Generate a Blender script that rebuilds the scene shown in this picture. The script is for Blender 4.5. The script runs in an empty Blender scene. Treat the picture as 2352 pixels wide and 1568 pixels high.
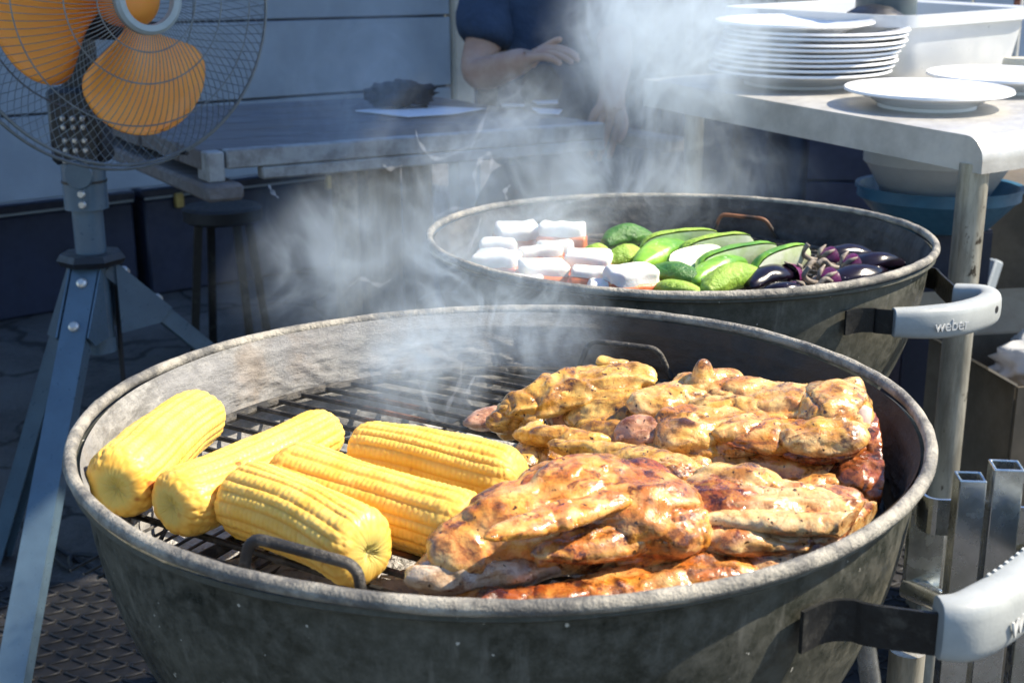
import bpy, bmesh, math, random
import numpy as np
from mathutils import Vector, Matrix, noise
R_ = math.radians
random.seed(7); rng = np.random.default_rng(7)
S = bpy.context.scene
C = S.collection

# ------------------------------------------------------------------ camera, sky, sun, exposure
CZ = 1.031; PIT = .2794; ROLL = -.0047; FPX = 2880.; CX, CY = 1176., 784.
cam = bpy.data.cameras.new('camera'); camo = bpy.data.objects.new('camera', cam); C.objects.link(camo)
cam.sensor_width = 36; cam.lens = FPX / 2352 * 36; cam.clip_start = .02; cam.clip_end = 200
camo.matrix_world = Matrix.Translation((0, 0, CZ)) @ Matrix.Rotation(math.pi/2 - PIT, 4, 'X') @ Matrix.Rotation(ROLL, 4, 'Z')
cam.dof.use_dof = True; cam.dof.focus_distance = 1.0; cam.dof.aperture_fstop = 14
S.camera = camo
SUN_AZ, SUN_EL = R_(3), R_(47)
w = bpy.data.worlds.new('World'); S.world = w; w.use_nodes = True
nt = w.node_tree; nt.nodes.clear()
sky = nt.nodes.new('ShaderNodeTexSky'); sky.sky_type = 'NISHITA'; sky.sun_disc = False
sky.sun_elevation = SUN_EL; sky.sun_rotation = math.pi/2 - SUN_AZ; sky.air_density = 1.2; sky.dust_density = .3; sky.ozone_density = 6
bg = nt.nodes.new('ShaderNodeBackground'); bg.inputs[1].default_value = .10
wo = nt.nodes.new('ShaderNodeOutputWorld'); nt.links.new(sky.outputs[0], bg.inputs[0]); nt.links.new(bg.outputs[0], wo.inputs[0])
sun = bpy.data.lights.new('sun', 'SUN'); sun.energy = 5.0; sun.angle = R_(.5); sun.color = (1, .89, .72)
suno = bpy.data.objects.new('sun', sun); C.objects.link(suno)
SV = Vector((math.cos(SUN_EL)*math.cos(SUN_AZ), math.cos(SUN_EL)*math.sin(SUN_AZ), math.sin(SUN_EL)))
suno.rotation_euler = SV.to_track_quat('Z', 'Y').to_euler(); suno.location = (3, 0, 5)
S.view_settings.view_transform = 'Standard'; S.view_settings.look = 'None'; S.view_settings.gamma = 1
S.view_settings.exposure = 1.05
S.render.engine = 'CYCLES'
S.cycles.max_bounces = 6; S.cycles.diffuse_bounces = 3; S.cycles.glossy_bounces = 3; S.cycles.transmission_bounces = 4; S.cycles.volume_bounces = 1; S.cycles.transparent_max_bounces = 12
S.cycles.use_denoising = True; S.cycles.volume_max_steps = 256

# ------------------------------------------------------------------ helpers
def ray(X, Y):
    a, b = X-CX, Y-CY
    cr, sr = math.cos(ROLL), math.sin(ROLL)
    a, b = a*cr + b*sr, -a*sr + b*cr
    c, s = math.cos(PIT), math.sin(PIT)
    return Vector((a, FPX*c - b*s, -FPX*s - b*c))
def pz(X, Y, z):            # point of the horizontal plane z that lies on a sight line
    d = ray(X, Y); return Vector((0, 0, CZ)) + d*((z-CZ)/d.z)
def py(X, Y, y):            # point of the upright plane y on a sight line
    d = ray(X, Y); return Vector((0, 0, CZ)) + d*(y/d.y)

def tag(o, label=None, cat=None, group=None, kind=None):
    if label: o['label'] = label
    if cat: o['category'] = cat
    if group: o['group'] = group
    if kind: o['kind'] = kind
    return o
def thing(name, loc, label, cat, group=None):
    o = bpy.data.objects.new(name, None); C.objects.link(o); o.location = loc; o.empty_display_size = .05
    return tag(o, label, cat, group)
def parent_to(o, p):
    o.parent = p
    m = Matrix.Identity(4); q = p; chain = []
    while q is not None: chain.append(q); q = q.parent
    for q in reversed(chain):
        if q.parent is not None: m = m @ q.matrix_parent_inverse
        m = m @ q.matrix_basis
    o.matrix_parent_inverse = m.inverted()
def mesh(name, V, F, mat, parent=None, smooth=True, sharp=.7, attrs=None):
    me = bpy.data.meshes.new(name)
    V = np.asarray(V, float)
    me.from_pydata(V.tolist(), [], F)
    if smooth:
        me.polygons.foreach_set('use_smooth', [True]*len(me.polygons))
        if sharp: me.set_sharp_from_angle(angle=sharp)
    for k, a in (attrs or {}).items():
        at = me.attributes.new(k, 'FLOAT', 'POINT'); at.data.foreach_set('value', np.asarray(a, float))
    me.materials.append(mat); me.update()
    o = bpy.data.objects.new(name, me); C.objects.link(o)
    if parent is not None: parent_to(o, parent)
    return o
def dup(root):
    r = root.copy(); C.objects.link(r)
    for ch in list(root.children):
        c = ch.copy(); C.objects.link(c); c.parent = r; c.matrix_parent_inverse = ch.matrix_parent_inverse.copy()
        for g in list(ch.children):
            d = g.copy(); C.objects.link(d); d.parent = c; d.matrix_parent_inverse = g.matrix_parent_inverse.copy()
    return r

class MB:
    def __init__(s): s.V = []; s.F = []
    def add(s, V, F):
        n = len(s.V); s.V += [tuple(map(float, v)) for v in V]; s.F += [tuple(i+n for i in f) for f in F]; return s
    def bm(s, b):
        b.verts.ensure_lookup_table()
        for i, v in enumerate(b.verts): v.index = i
        s.add([v.co for v in b.verts], [[v.index for v in f.verts] for f in b.faces]); b.free(); return s
    def box(s, c, size, rot=None, bev=0, seg=1):
        b = bmesh.new(); bmesh.ops.create_cube(b, size=1)
        bmesh.ops.scale(b, vec=size, verts=b.verts)
        if bev: bmesh.ops.bevel(b, geom=list(b.edges), offset=bev, segments=seg, profile=.5, affect='EDGES')
        M = Matrix.Translation(c) @ (rot.to_4x4() if rot is not None else Matrix.Identity(4))
        bmesh.ops.transform(b, matrix=M, verts=b.verts); return s.bm(b)
    def beam(s, a, b_, wd, ht, up=(0, 0, 1), bev=0):     # a box from a to b
        a, b_ = Vector(a), Vector(b_); d = b_-a; x = d.normalized(); u = Vector(up); y = u.cross(x).normalized(); z = x.cross(y)
        return s.box((a+b_)/2, (d.length, wd, ht), Matrix((x, y, z)).transposed(), bev)
    def tube(s, pts, r, n=10, closed=False, caps=True, sq=False):
        P = [Vector(p) for p in pts]; m = len(P)
        rr = r if hasattr(r, '__len__') else [r]*m
        T = []
        for i in range(m):
            a = P[(i-1) % m] if closed or i > 0 else P[i]; b = P[(i+1) % m] if closed or i < m-1 else P[i]
            T.append((b-a).normalized())
        u = T[0].orthogonal().normalized(); V = []; F = []
        for i in range(m):
            u = (u - T[i]*u.dot(T[i])).normalized(); v = T[i].cross(u)
            for k in range(n):
                a = 2*math.pi*k/n; V.append(P[i] + (u*math.cos(a)+v*math.sin(a))*rr[i])
        for i in range(m if closed else m-1):
            for k in range(n):
                j = (i+1) % m
                F.append((i*n+k, i*n+(k+1) % n, j*n+(k+1) % n, j*n+k))
        if caps and not closed: F.append(tuple(range(n-1, -1, -1))); F.append(tuple((m-1)*n+k for k in range(n)))
        return s.add(V, F)
    def lathe(s, prof, n=48, M=None, wob=None):
        V = []; F = []; m = len(prof); idx = []
        for r, z in prof:
            if r < 1e-6: idx.append([len(V)]*n); V.append(Vector((0, 0, z)))
            else:
                idx.append(list(range(len(V), len(V)+n)))
                for k in range(n):
                    a = 2*math.pi*k/n; q = r if wob is None else r*(1+wob(a, z)); V.append(Vector((q*math.cos(a), q*math.sin(a), z)))
        for i in range(m-1):
            for k in range(n):
                f = [idx[i][k], idx[i][(k+1) % n], idx[i+1][(k+1) % n], idx[i+1][k]]
                g = []
                for q in f:
                    if q not in g: g.append(q)
                if len(g) > 2: F.append(tuple(g))
        if M is not None: V = [M @ v for v in V]
        return s.add(V, F)
    def build(s, name, mat, parent=None, **k): return mesh(name, s.V, s.F, mat, parent, **k)

def smoothpath(pts, n=8, closed=False):
    P = [Vector(p) for p in pts]; out = []; m = len(P)
    for i in range(m if closed else m-1):
        g = lambda j: P[j % m] if closed else P[min(max(j, 0), m-1)]
        p0, p1, p2, p3 = g(i-1), g(i), g(i+1), g(i+2)
        for k in range(n):
            t = k/n
            out.append(.5*((2*p1)+(p2-p0)*t+(2*p0-5*p1+4*p2-p3)*t*t+(3*p1-p0-3*p2+p3)*t**3))
    if not closed: out.append(P[-1])
    return out
def roundpath(pts, r, n=5):
    P = [Vector(p) for p in pts]; out = [P[0]]
    for i in range(1, len(P)-1):
        a = (P[i-1]-P[i]); b = (P[i+1]-P[i]); q = min(r, a.length*.48, b.length*.48)
        A = P[i]+a.normalized()*q; B = P[i]+b.normalized()*q
        for k in range(n+1):
            t = k/n; out.append(A*(1-t)**2+P[i]*2*t*(1-t)+B*t*t)
    out.append(P[-1]); return out

# ------------------------------------------------------------------ materials
def lin(c): return tuple(c)+(1,) if len(c) == 3 else c
class NT:
    def __init__(s, name):
        s.m = bpy.data.materials.new(name); s.m.use_nodes = True; s.t = s.m.node_tree
        s.b = s.t.nodes['Principled BSDF']; s.out = s.t.nodes['Material Output']
        s.co = s.t.nodes.new('ShaderNodeTexCoord').outputs['Object']
    def n(s, ty, **k):
        q = s.t.nodes.new(ty)
        for a, v in k.items(): setattr(q, a, v)
        return q
    def L(s, a, b): s.t.links.new(a, b)
    def mapped(s, scale):
        q = s.n('ShaderNodeMapping'); q.inputs['Scale'].default_value = scale; s.L(s.co, q.inputs[0]); return q.outputs[0]
    def noise(s, scale, detail=5, rough=.6, dist=0, co=None, lo=.35, hi=.65):
        q = s.n('ShaderNodeTexNoise'); q.inputs['Scale'].default_value = scale; q.inputs['Detail'].default_value = detail
        q.inputs['Roughness'].default_value = rough; q.inputs['Distortion'].default_value = dist
        s.L(co or s.co, q.inputs[0]); return s.rng(q.outputs[0], lo, hi)
    def rng(s, v, lo, hi, a=0, b=1):
        q = s.n('ShaderNodeMapRange'); q.interpolation_type = 'SMOOTHSTEP'
        q.inputs[1].default_value = lo; q.inputs[2].default_value = hi; q.inputs[3].default_value = a; q.inputs[4].default_value = b
        s.L(v, q.inputs[0]); return q.outputs[0]
    def mix(s, f, a, b, mode='MIX'):
        q = s.n('ShaderNodeMix', data_type='RGBA', blend_type=mode)
        for i, v in ((0, f), (6, a), (7, b)):
            if isinstance(v, (tuple, list)): q.inputs[i].default_value = lin(v)
            elif isinstance(v, (int, float)): q.inputs[i].default_value = v
            else: s.L(v, q.inputs[i])
        return q.outputs[2]
    def math(s, op, a, b=0):
        q = s.n('ShaderNodeMath', operation=op)
        for i, v in ((0, a), (1, b)):
            if isinstance(v, (int, float)): q.inputs[i].default_value = v
            else: s.L(v, q.inputs[i])
        return q.outputs[0]
    def attr(s, name):
        q = s.n('ShaderNodeAttribute', attribute_name=name); return q.outputs['Fac']
    def bump(s, h, st=.3, d=.002, prev=None):
        q = s.n('ShaderNodeBump'); q.inputs['Strength'].default_value = st; q.inputs['Distance'].default_value = d
        s.L(h, q.inputs['Height'])
        if prev is not None: s.L(prev, q.inputs['Normal'])
        return q.outputs[0]
    def set(s, **k):
        for a, v in k.items():
            i = s.b.inputs[a.replace('_', ' ')]
            if isinstance(v, (int, float)): i.default_value = v
            elif isinstance(v, (tuple, list)): i.default_value = lin(v) if i.type == 'RGBA' else v
            else: s.L(v, i)
        return s
def simple(name, c1, c2=None, rough=.5, metal=0, scale=20, lo=.35, hi=.65, bump=.15, bscale=None, bd=.001, stretch=None, **k):
    t = NT(name); co = t.mapped(stretch) if stretch else None
    c2 = c2 or tuple(x*.75 for x in c1)
    f = t.noise(scale, 6, .65, co=co, lo=lo, hi=hi)
    t.set(Base_Color=t.mix(f, c1, c2), Metallic=metal)
    g = t.noise((bscale or scale*4), 5, .6, co=co, lo=.2, hi=.8)
    t.set(Roughness=t.rng(g, 0, 1, max(rough-.08, .02), min(rough+.1, 1)))
    if bump: t.set(Normal=t.bump(g, bump, bd))
    t.set(**{a: v for a, v in k.items()})
    return t.m
M = {}
# kettle outside: dark enamel with dust and scuffs
t = NT('kettle_enamel'); a = t.noise(7, 8, .7, .4, lo=.36, hi=.66); b = t.noise(75, 9, .78, lo=.36, hi=.70); c = t.noise(1, 6, .6, co=t.mapped((90, 90, 14)), lo=.58, hi=.74)
col = t.mix(a, (.014, .018, .013), (.060, .060, .045)); col = t.mix(t.math('MULTIPLY', b, .34), col, (.22, .21, .175)); col = t.mix(t.math('MULTIPLY', c, .35), col, (.21, .20, .17))
dots = t.noise(170, 2, .5, lo=.735, hi=.76); col = t.mix(dots, col, (.5, .48, .42))
t.set(Base_Color=col, Roughness=t.rng(t.math('ADD', a, b), 0, 1.4, .26, .7), Normal=t.bump(b, .15, .0008)); t.set(Specular_IOR_Level=.35); M['enamel'] = t.m
# inside: ash, flaking soot
t = NT('kettle_ash'); a = t.noise(9, 6, .6, .5, lo=.38, hi=.62); b = t.noise(45, 8, .75, lo=.3, hi=.7, co=t.mapped((1, 1, 1.8))); c = t.noise(14, 5, .6, lo=.55, hi=.7)
v = t.n('ShaderNodeTexVoronoi', feature='DISTANCE_TO_EDGE'); v.inputs['Scale'].default_value = 38
vw = t.n('ShaderNodeVectorMath', operation='ADD'); nz = t.n('ShaderNodeTexNoise'); nz.inputs['Scale'].default_value = 30; nz.inputs['Detail'].default_value = 6
vs = t.n('ShaderNodeVectorMath', operation='SCALE'); vs.inputs['Scale'].default_value = .045; t.L(t.co, nz.inputs[0]); t.L(nz.outputs['Color'], vs.inputs[0]); t.L(vs.outputs[0], vw.inputs[0]); t.L(t.co, vw.inputs[1]); t.L(vw.outputs[0], v.inputs[0])
crack = t.rng(v.outputs['Distance'], .0, .05)
patch = t.noise(11, 3, .6, lo=.60, hi=.68)
crk = t.math('MAXIMUM', crack, t.math('SUBTRACT', 1, patch))
col = t.mix(b, (.14, .136, .128), (.38, .37, .345)); col = t.mix(t.math('MULTIPLY', a, .6), col, (.25, .25, .255)); col = t.mix(t.math('MULTIPLY', c, .32), col, (.30, .21, .13))
col = t.mix(crk, (.03, .03, .03), col)
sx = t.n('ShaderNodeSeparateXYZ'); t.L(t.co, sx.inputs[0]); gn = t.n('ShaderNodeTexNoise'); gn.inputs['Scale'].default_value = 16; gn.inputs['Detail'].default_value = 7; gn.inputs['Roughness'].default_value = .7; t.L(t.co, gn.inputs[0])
grease_shade = t.rng(t.math('ADD', sx.outputs[0], t.math('MULTIPLY', gn.outputs[0], .16)), .10, .17)  # burnt grease plus painted shade: darkens the wall towards the right
col = t.mix(t.math('MULTIPLY', grease_shade, .9), col, t.mix(a, (.030, .026, .022), (.075, .045, .022)))
h = t.math('ADD', t.math('MULTIPLY', b, .8), t.math('MULTIPLY', crk, .7))
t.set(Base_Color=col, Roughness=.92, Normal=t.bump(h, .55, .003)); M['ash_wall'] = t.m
M['soot'] = simple('kettle_soot', (.028, .028, .030), (.085, .082, .078), .85, 0, 22, .35, .68, .6, 50, .003)
t = NT('kettle_rim'); a = t.noise(25, 7, .7, lo=.4, hi=.62); b = t.noise(160, 5, .7, lo=.3, hi=.7)
t.set(Base_Color=t.mix(a, (.40, .37, .31), (.13, .125, .115)), Roughness=.62, Metallic=.15, Normal=t.bump(b, .8, .0015)); M['rim'] = t.m
M['grate'] = simple('grate_rod', (.022, .020, .018), (.10, .075, .05), .45, .3, 120, .45, .75, .5, 300)
t = NT('grate_rod_old'); a = t.noise(60, 5, .7, lo=.45, hi=.65); b = t.noise(8, 3, .6, lo=.6, hi=.7)
t.set(Base_Color=t.mix(b, t.mix(a, (.018, .017, .016), (.09, .08, .065)), (.25, .10, .04)), Roughness=.6, Normal=t.bump(a, .6, .001)); M['grate'] = t.m
M['wire'] = simple('charcoal_wire', (.05, .05, .05), (.14, .13, .12), .6, .2, 90)
M['ash'] = simple('white_ash', (.55, .54, .51), (.36, .355, .34), .95, 0, 40, .3, .7, .9, 140, .003)
M['coal'] = simple('ashen_coal', (.62, .60, .56), (.30, .29, .28), .95, 0, 60, .3, .7, .9, 160, .003)
M['strap'] = simple('black_strap', (.018, .019, .02), (.07, .068, .06), .4, .4, 50, .5, .75, .25)
M['grip'] = simple('grey_plastic', (.40, .42, .41), (.33, .35, .345), .38, 0, 30, .3, .7, .12, 400, .0006)
M['grip_text'] = simple('raised_text', (.62, .63, .62), None, .4)
M['steel'] = simple('brushed_steel', (.58, .57, .54), (.42, .41, .385), .45, .45, 14, .3, .7, .15, 120)
t = NT('worn_steel_tube'); a = t.noise(1, 7, .7, co=t.mapped((60, 60, 9)), lo=.35, hi=.68); b = t.noise(35, 6, .7, lo=.6, hi=.66, co=t.mapped((1, 1, .6)))
col = t.mix(a, (.50, .475, .40), (.26, .245, .20)); col = t.mix(b, col, (.06, .048, .035))
t.set(Base_Color=col, Metallic=.55, Roughness=.42, Normal=t.bump(a, .3, .001)); M['tube'] = t.m
M['chrome'] = simple('galvanised_tube', (.62, .64, .64), (.40, .42, .40), .24, .95, 25, .35, .7, .1, 80, .0006)
M['porcelain'] = simple('white_porcelain', (.80, .81, .82), (.77, .78, .79), .12, 0, 8, bump=0)
M['tubplastic'] = simple('milky_plastic', (.72, .75, .77), (.66, .69, .72), .35, 0, 8, bump=.05, Transmission_Weight=.25)
M['white_plastic'] = simple('white_plastic', (.62, .64, .66), (.52, .54, .57), .5, 0, 6, bump=.1)
M['blue_plastic'] = simple('blue_plastic', (.045, .17, .30), (.03, .12, .22), .42, 0, 15, bump=.1)
M['card'] = simple('cardboard', (.42, .345, .25), (.35, .28, .20), .9, 0, 12, bump=.2)
M['card_dark'] = simple('dark_cardboard', (.13, .105, .075), (.09, .075, .055), .9, 0, 12, bump=.2)
t = NT('grey_board'); a = t.noise(1, 8, .7, co=t.mapped((6, 60, 60)), lo=.3, hi=.7); b = t.noise(5, 5, .7, lo=.4, hi=.65)
t.set(Base_Color=t.mix(t.math('MULTIPLY', b, .7), t.mix(a, (.21, .20, .20), (.12, .11, .11)), (.16, .135, .12)), Roughness=.8, Normal=t.bump(a, .6, .003)); M['wood'] = t.m
t = NT('brown_plank'); a = t.noise(1, 8, .7, co=t.mapped((50, 50, 4)), lo=.3, hi=.7); b = t.noise(6, 5, .7, lo=.45, hi=.62)
t.set(Base_Color=t.mix(b, t.mix(a, (.36, .30, .22), (.24, .20, .145)), (.10, .08, .06)), Roughness=.85, Normal=t.bump(a, .5, .003)); M['plank'] = t.m
M['paint_edge'] = simple('worn_pale_paint', (.36, .37, .37), (.20, .195, .19), .7, 0, 30, .35, .7, .4, 90)
M['siding'] = simple('blue_grey_siding', (.30, .345, .385), (.255, .295, .33), .75, 0, 5, bump=.25, bscale=120)
M['beige'] = simple('beige_post', (.60, .53, .42), (.52, .46, .37), .8, 0, 10, bump=.15)
M['navy'] = simple('navy_panel', (.018, .025, .055), (.012, .018, .04), .55, 0, 8)
M['tarp'] = simple('navy_tarp', (.035, .06, .11), (.025, .045, .085), .8, 0, 5, bump=.3, bscale=12, bd=.01)
M['brass'] = simple('dull_brass', (.45, .34, .12), None, .5, .5)
M['fan_blue'] = simple('blue_grey_enamel', (.10, .16, .215), (.085, .135, .185), .34, .15, 25, bump=.1, Coat_Weight=.3)
M['fan_dark'] = simple('dark_fan_plastic', (.018, .02, .025), None, .4)
M['fan_orange'] = simple('orange_fan_plastic', (.98, .37, .065), (.95, .33, .05), .35, 0, 6, bump=.05, Subsurface_Weight=.3, Subsurface_Scale=.02)
M['fan_grey'] = simple('grey_fan_plastic', (.34, .39, .40), (.30, .35, .36), .4, 0, 30)
M['guard'] = simple('guard_wire', (.20, .23, .25), None, .35, .4)
M['bolt'] = simple('bright_bolt', (.72, .71, .68), None, .3, .6)
M['rubber'] = simple('black_rubber', (.009, .010, .012), (.016, .016, .018), .62, 0, 20, bump=.3)
M['black'] = simple('black_cloth', (.015, .016, .02), (.03, .03, .035), .85, 0, 30, bump=.6, bscale=60, bd=.006)
M['skin'] = simple('skin', (.50, .31, .215), (.44, .25, .17), .5, 0, 25, bump=.15, Subsurface_Weight=.15, Subsurface_Scale=.01)
M['shirt'] = simple('navy_shirt', (.03, .05, .09), (.022, .038, .07), .85, 0, 10, bump=.5, bscale=14, bd=.012)
M['jeans'] = simple('dark_trousers', (.03, .035, .05), None, .85)
M['hair'] = simple('dark_hair', (.02, .015, .012), None, .6)
M['paper'] = simple('white_paper', (.72, .72, .74), (.66, .66, .69), .8, 0, 6, bump=.1)
t = NT('shade_canopy_canvas'); tr = t.n('ShaderNodeBsdfTranslucent'); tr.inputs[0].default_value = (.42, .62, .95, 1); mx = t.n('ShaderNodeMixShader'); mx.inputs[0].default_value = .6
t.set(Base_Color=(.5, .55, .62), Roughness=.9); t.L(t.b.outputs[0], mx.inputs[1]); t.L(tr.outputs[0], mx.inputs[2]); t.L(mx.outputs[0], t.out.inputs[0]); M['added_canopy_canvas'] = t.m  # translucent blue, lifts the bluish fill under the added canopy
M['cream'] = simple('cream_pot', (.70, .66, .52), None, .4)
M['bottle'] = simple('grey_bottle', (.10, .13, .14), (.08, .10, .11), .35)
M['rust'] = simple('rust_flake', (.36, .13, .07), (.25, .09, .05), .8, 0, 60)
# ground
t = NT('cracked_asphalt'); a = t.noise(2.2, 8, .7, .6, lo=.35, hi=.65); b = t.noise(60, 6, .7, lo=.3, hi=.7)
v = t.n('ShaderNodeTexVoronoi', feature='DISTANCE_TO_EDGE'); v.inputs['Scale'].default_value = 2.3; nz = t.n('ShaderNodeTexNoise'); nz.inputs['Scale'].default_value = 3; nz.inputs['Detail'].default_value = 6
vs = t.n('ShaderNodeVectorMath', operation='SCALE'); vs.inputs['Scale'].default_value = .35; vw = t.n('ShaderNodeVectorMath', operation='ADD')
t.L(t.co, nz.inputs[0]); t.L(nz.outputs['Color'], vs.inputs[0]); t.L(vs.outputs[0], vw.inputs[0]); t.L(t.co, vw.inputs[1]); t.L(vw.outputs[0], v.inputs[0])
cr = t.rng(v.outputs['Distance'], .004, .03)
col = t.mix(a, (.095, .092, .09), (.028, .027, .029)); col = t.mix(t.math('MULTIPLY', b, .4), col, (.13, .12, .112)); col = t.mix(cr, (.012, .012, .012), col)
t.set(Base_Color=col, Roughness=.85, Normal=t.bump(t.math('ADD', t.math('ADD', t.math('MULTIPLY', b, .3), a), t.math('MULTIPLY', cr, .6)), .8, .02)); M['ground'] = t.m
# food
t = NT('sweetcorn'); g = t.attr('groove'); sp = t.attr('tip'); a = t.noise(40, 4, .6, lo=.35, hi=.7); bz = t.noise(26, 3, .6, lo=.67, hi=.72)
col = t.mix(a, (.92, .63, .16), (.88, .52, .085)); col = t.mix(t.math('MULTIPLY', g, .8), col, (.74, .38, .05)); col = t.mix(sp, col, (.58, .47, .13)); col = t.mix(t.math('MULTIPLY', bz, .9), col, (.38, .10, .02))
t.set(Base_Color=col, Roughness=t.rng(a, 0, 1, .36, .55), Subsurface_Weight=.25, Subsurface_Scale=.006, Subsurface_Radius=(1, .55, .12), Specular_IOR_Level=.3); M['corn'] = t.m
def chicken_mat(name, pale, gold, brown, char, f_pale=.5, f_char=.66, fleck=True, gloss=.22):
    t = NT(name); rg = t.attr('ridge'); cv = t.attr('crev')
    a = t.noise(30, 6, .65, .8, lo=f_pale-.16, hi=f_pale+.14); b = t.noise(24, 7, .72, 1.2, lo=f_char-.09, hi=f_char+.02)
    f = t.noise(95, 6, .75, .6, lo=.46, hi=.60)
    col = t.mix(t.math('MULTIPLY', t.math('ADD', a, t.rng(t.attr('fibre'), .35, .7)), .6), gold, pale); col = t.mix(t.math('MULTIPLY', f, .5), col, brown)
    col = t.mix(t.math('MULTIPLY', cv, .85), col, brown)
    st_ = t.noise(1, 6, .7, 1.5, co=t.mapped((22, 60, 60)), lo=.50, hi=.60); bb = t.math('MAXIMUM', t.math('MAXIMUM', b, t.math('MULTIPLY', st_, .78)), t.rng(rg, .57, .78)); col = t.mix(t.math('MULTIPLY', bb, .8), col, t.mix(f, brown, char))
    cc = t.math('MULTIPLY', bb, t.noise(60, 6, .75, lo=.50, hi=.60)); col = t.mix(cc, col, char)
    if fleck: col = t.mix(t.noise(230, 2, .5, lo=.68, hi=.71), col, (.06, .025, .006))
    rz = t.noise(130, 4, .6, lo=.3, hi=.7); hb = t.noise(260, 4, .6, .5, lo=.25, hi=.75)
    t.set(Base_Color=col, Roughness=t.rng(rz, 0, 1, gloss-.1, gloss+.22), Subsurface_Weight=.10, Subsurface_Scale=.003, Subsurface_Radius=(1, .5, .2), Normal=t.bump(hb, .28, .0012), Coat_Weight=.55, Coat_Roughness=.10)
    return t.m
M['chk_pale'] = chicken_mat('marinated_chicken', (.84, .60, .26), (.74, .39, .065), (.40, .115, .012), (.08, .028, .008), .53, .66)
M['chk_gold'] = chicken_mat('golden_chicken', (.84, .55, .21), (.74, .32, .040), (.42, .085, .009), (.06, .014, .006), .56, .60)
M['chk_yellow'] = chicken_mat('yellow_marinated_chicken', (.80, .54, .16), (.72, .38, .052), (.40, .15, .016), (.10, .035, .010), .52, .72)
M['chk_pink'] = chicken_mat('pink_chicken_flesh', (.62, .36, .24), (.58, .36, .17), (.36, .14, .05), (.16, .05, .02), .46, .78)
M['chk_pale_skin'] = chicken_mat('pale_chicken_skin', (.64, .52, .38), (.56, .38, .17), (.36, .17, .05), (.14, .05, .02), .42, .80)
M['chk_glaze'] = chicken_mat('glazed_chicken_skin', (.58, .27, .06), (.46, .13, .018), (.24, .035, .006), (.05, .010, .005), .56, .54, True, .2)
M['chk_shred'] = chicken_mat('shredded_chicken', (.86, .66, .34), (.76, .38, .075), (.42, .10, .012), (.14, .03, .01), .43, .70)
M['chk_char'] = chicken_mat('charred_chicken', (.52, .22, .06), (.40, .10, .02), (.18, .035, .01), (.018, .010, .008), .60, .50, False, .2)
M['bone'] = simple('pale_bone', (.70, .56, .46), (.62, .42, .34), .35, 0, 40, bump=.3)
M['cheese'] = simple('white_cheese', (.80, .80, .76), (.76, .75, .68), .5, 0, 40, bump=.3, Subsurface_Weight=.2, Subsurface_Scale=.01)
M['pepper_red'] = simple('orange_red_flesh', (.66, .20, .05), (.50, .085, .018), .4, 0, 55, bump=.2)
t = NT('green_skin'); a = t.noise(60, 5, .65, lo=.4, hi=.65); b = t.noise(14, 3, .6, lo=.4, hi=.7); d = t.noise(200, 2, .5, lo=.7, hi=.74)
t.set(Base_Color=t.mix(d, t.mix(b, t.mix(a, (.18, .40, .035), (.30, .54, .06)), (.08, .24, .025)), (.5, .6, .4)), Roughness=.36, Normal=t.bump(b, .5, .004)); M['green'] = t.m
M['green_light'] = simple('lime_green_skin', (.34, .50, .06), (.20, .36, .03), .42, 0, 45, bump=.6, bd=.003)
M['green_dark'] = simple('dark_green_skin', (.035, .13, .02), (.075, .21, .03), .38, 0, 35, bump=.6, bd=.003)
M['courgette_cut'] = simple('pale_courgette_flesh', (.70, .75, .58), (.56, .66, .36), .4, 0, 40, bump=.2)
t = NT('aubergine_skin'); a = t.noise(20, 4, .6, lo=.4, hi=.6); d = t.noise(160, 2, .5, lo=.71, hi=.75)
t.set(Base_Color=t.mix(d, t.mix(a, (.004, .003, .006), (.010, .005, .013)), (.4, .4, .42)), Roughness=.2, Specular_IOR_Level=.4); M['aub'] = t.m
M['aub_pink'] = simple('purple_skin', (.12, .012, .075), (.05, .008, .04), .3, 0, 60)
M['calyx'] = simple('dry_calyx', (.30, .26, .21), (.14, .11, .09), .7, 0, 60, bump=.5)

# ------------------------------------------------------------------ ground, mats, walls
KA = Vector((-.0072, .8435, .740)); KB = Vector((.1949, 1.4583, .7447)); RK = .295
GRATE_DZ = -.053
b = MB(); b.add([(-12, -6.5, 0), (12, -6.5, 0), (12, 14.5, 0), (-12, 14.5, 0)], [(0, 1, 2, 3)])
tag(b.build('ground', M['ground'], smooth=False), kind='structure')
def tread_mat(name, x0, y0, x1, y1, label, step=.032):
    r = thing(name, ((x0+x1)/2, (y0+y1)/2, 0), label, 'floor mat')
    MB().box(((x0+x1)/2, (y0+y1)/2, .005), (x1-x0, y1-y0, .008), None, .002).build('base', M['rubber'], r)
    q = MB(); i = 0; y = y0+.02
    while y < y1-.015:
        x = x0+.02; j = 0
        while x < x1-.015:
            an = R_(32 if (i+j) % 2 else -32)
            q.box((x, y, .0105), (.03, .006, .004), Matrix.Rotation(an, 3, 'Z'), .0012); x += step; j += 1
        y += step*.62; i += 1
    o = q.build('tread', M['rubber'], r); o['kind'] = 'stuff'
tread_mat('rubber_mat', -1.5, .72, .32, 2.03, 'black chevron tread rubber mat on the ground below the front kettle grill')
tread_mat('rubber_mat', .36, .75, 2.0, 3.3, 'black tread rubber mat below the cardboard boxes')

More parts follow.
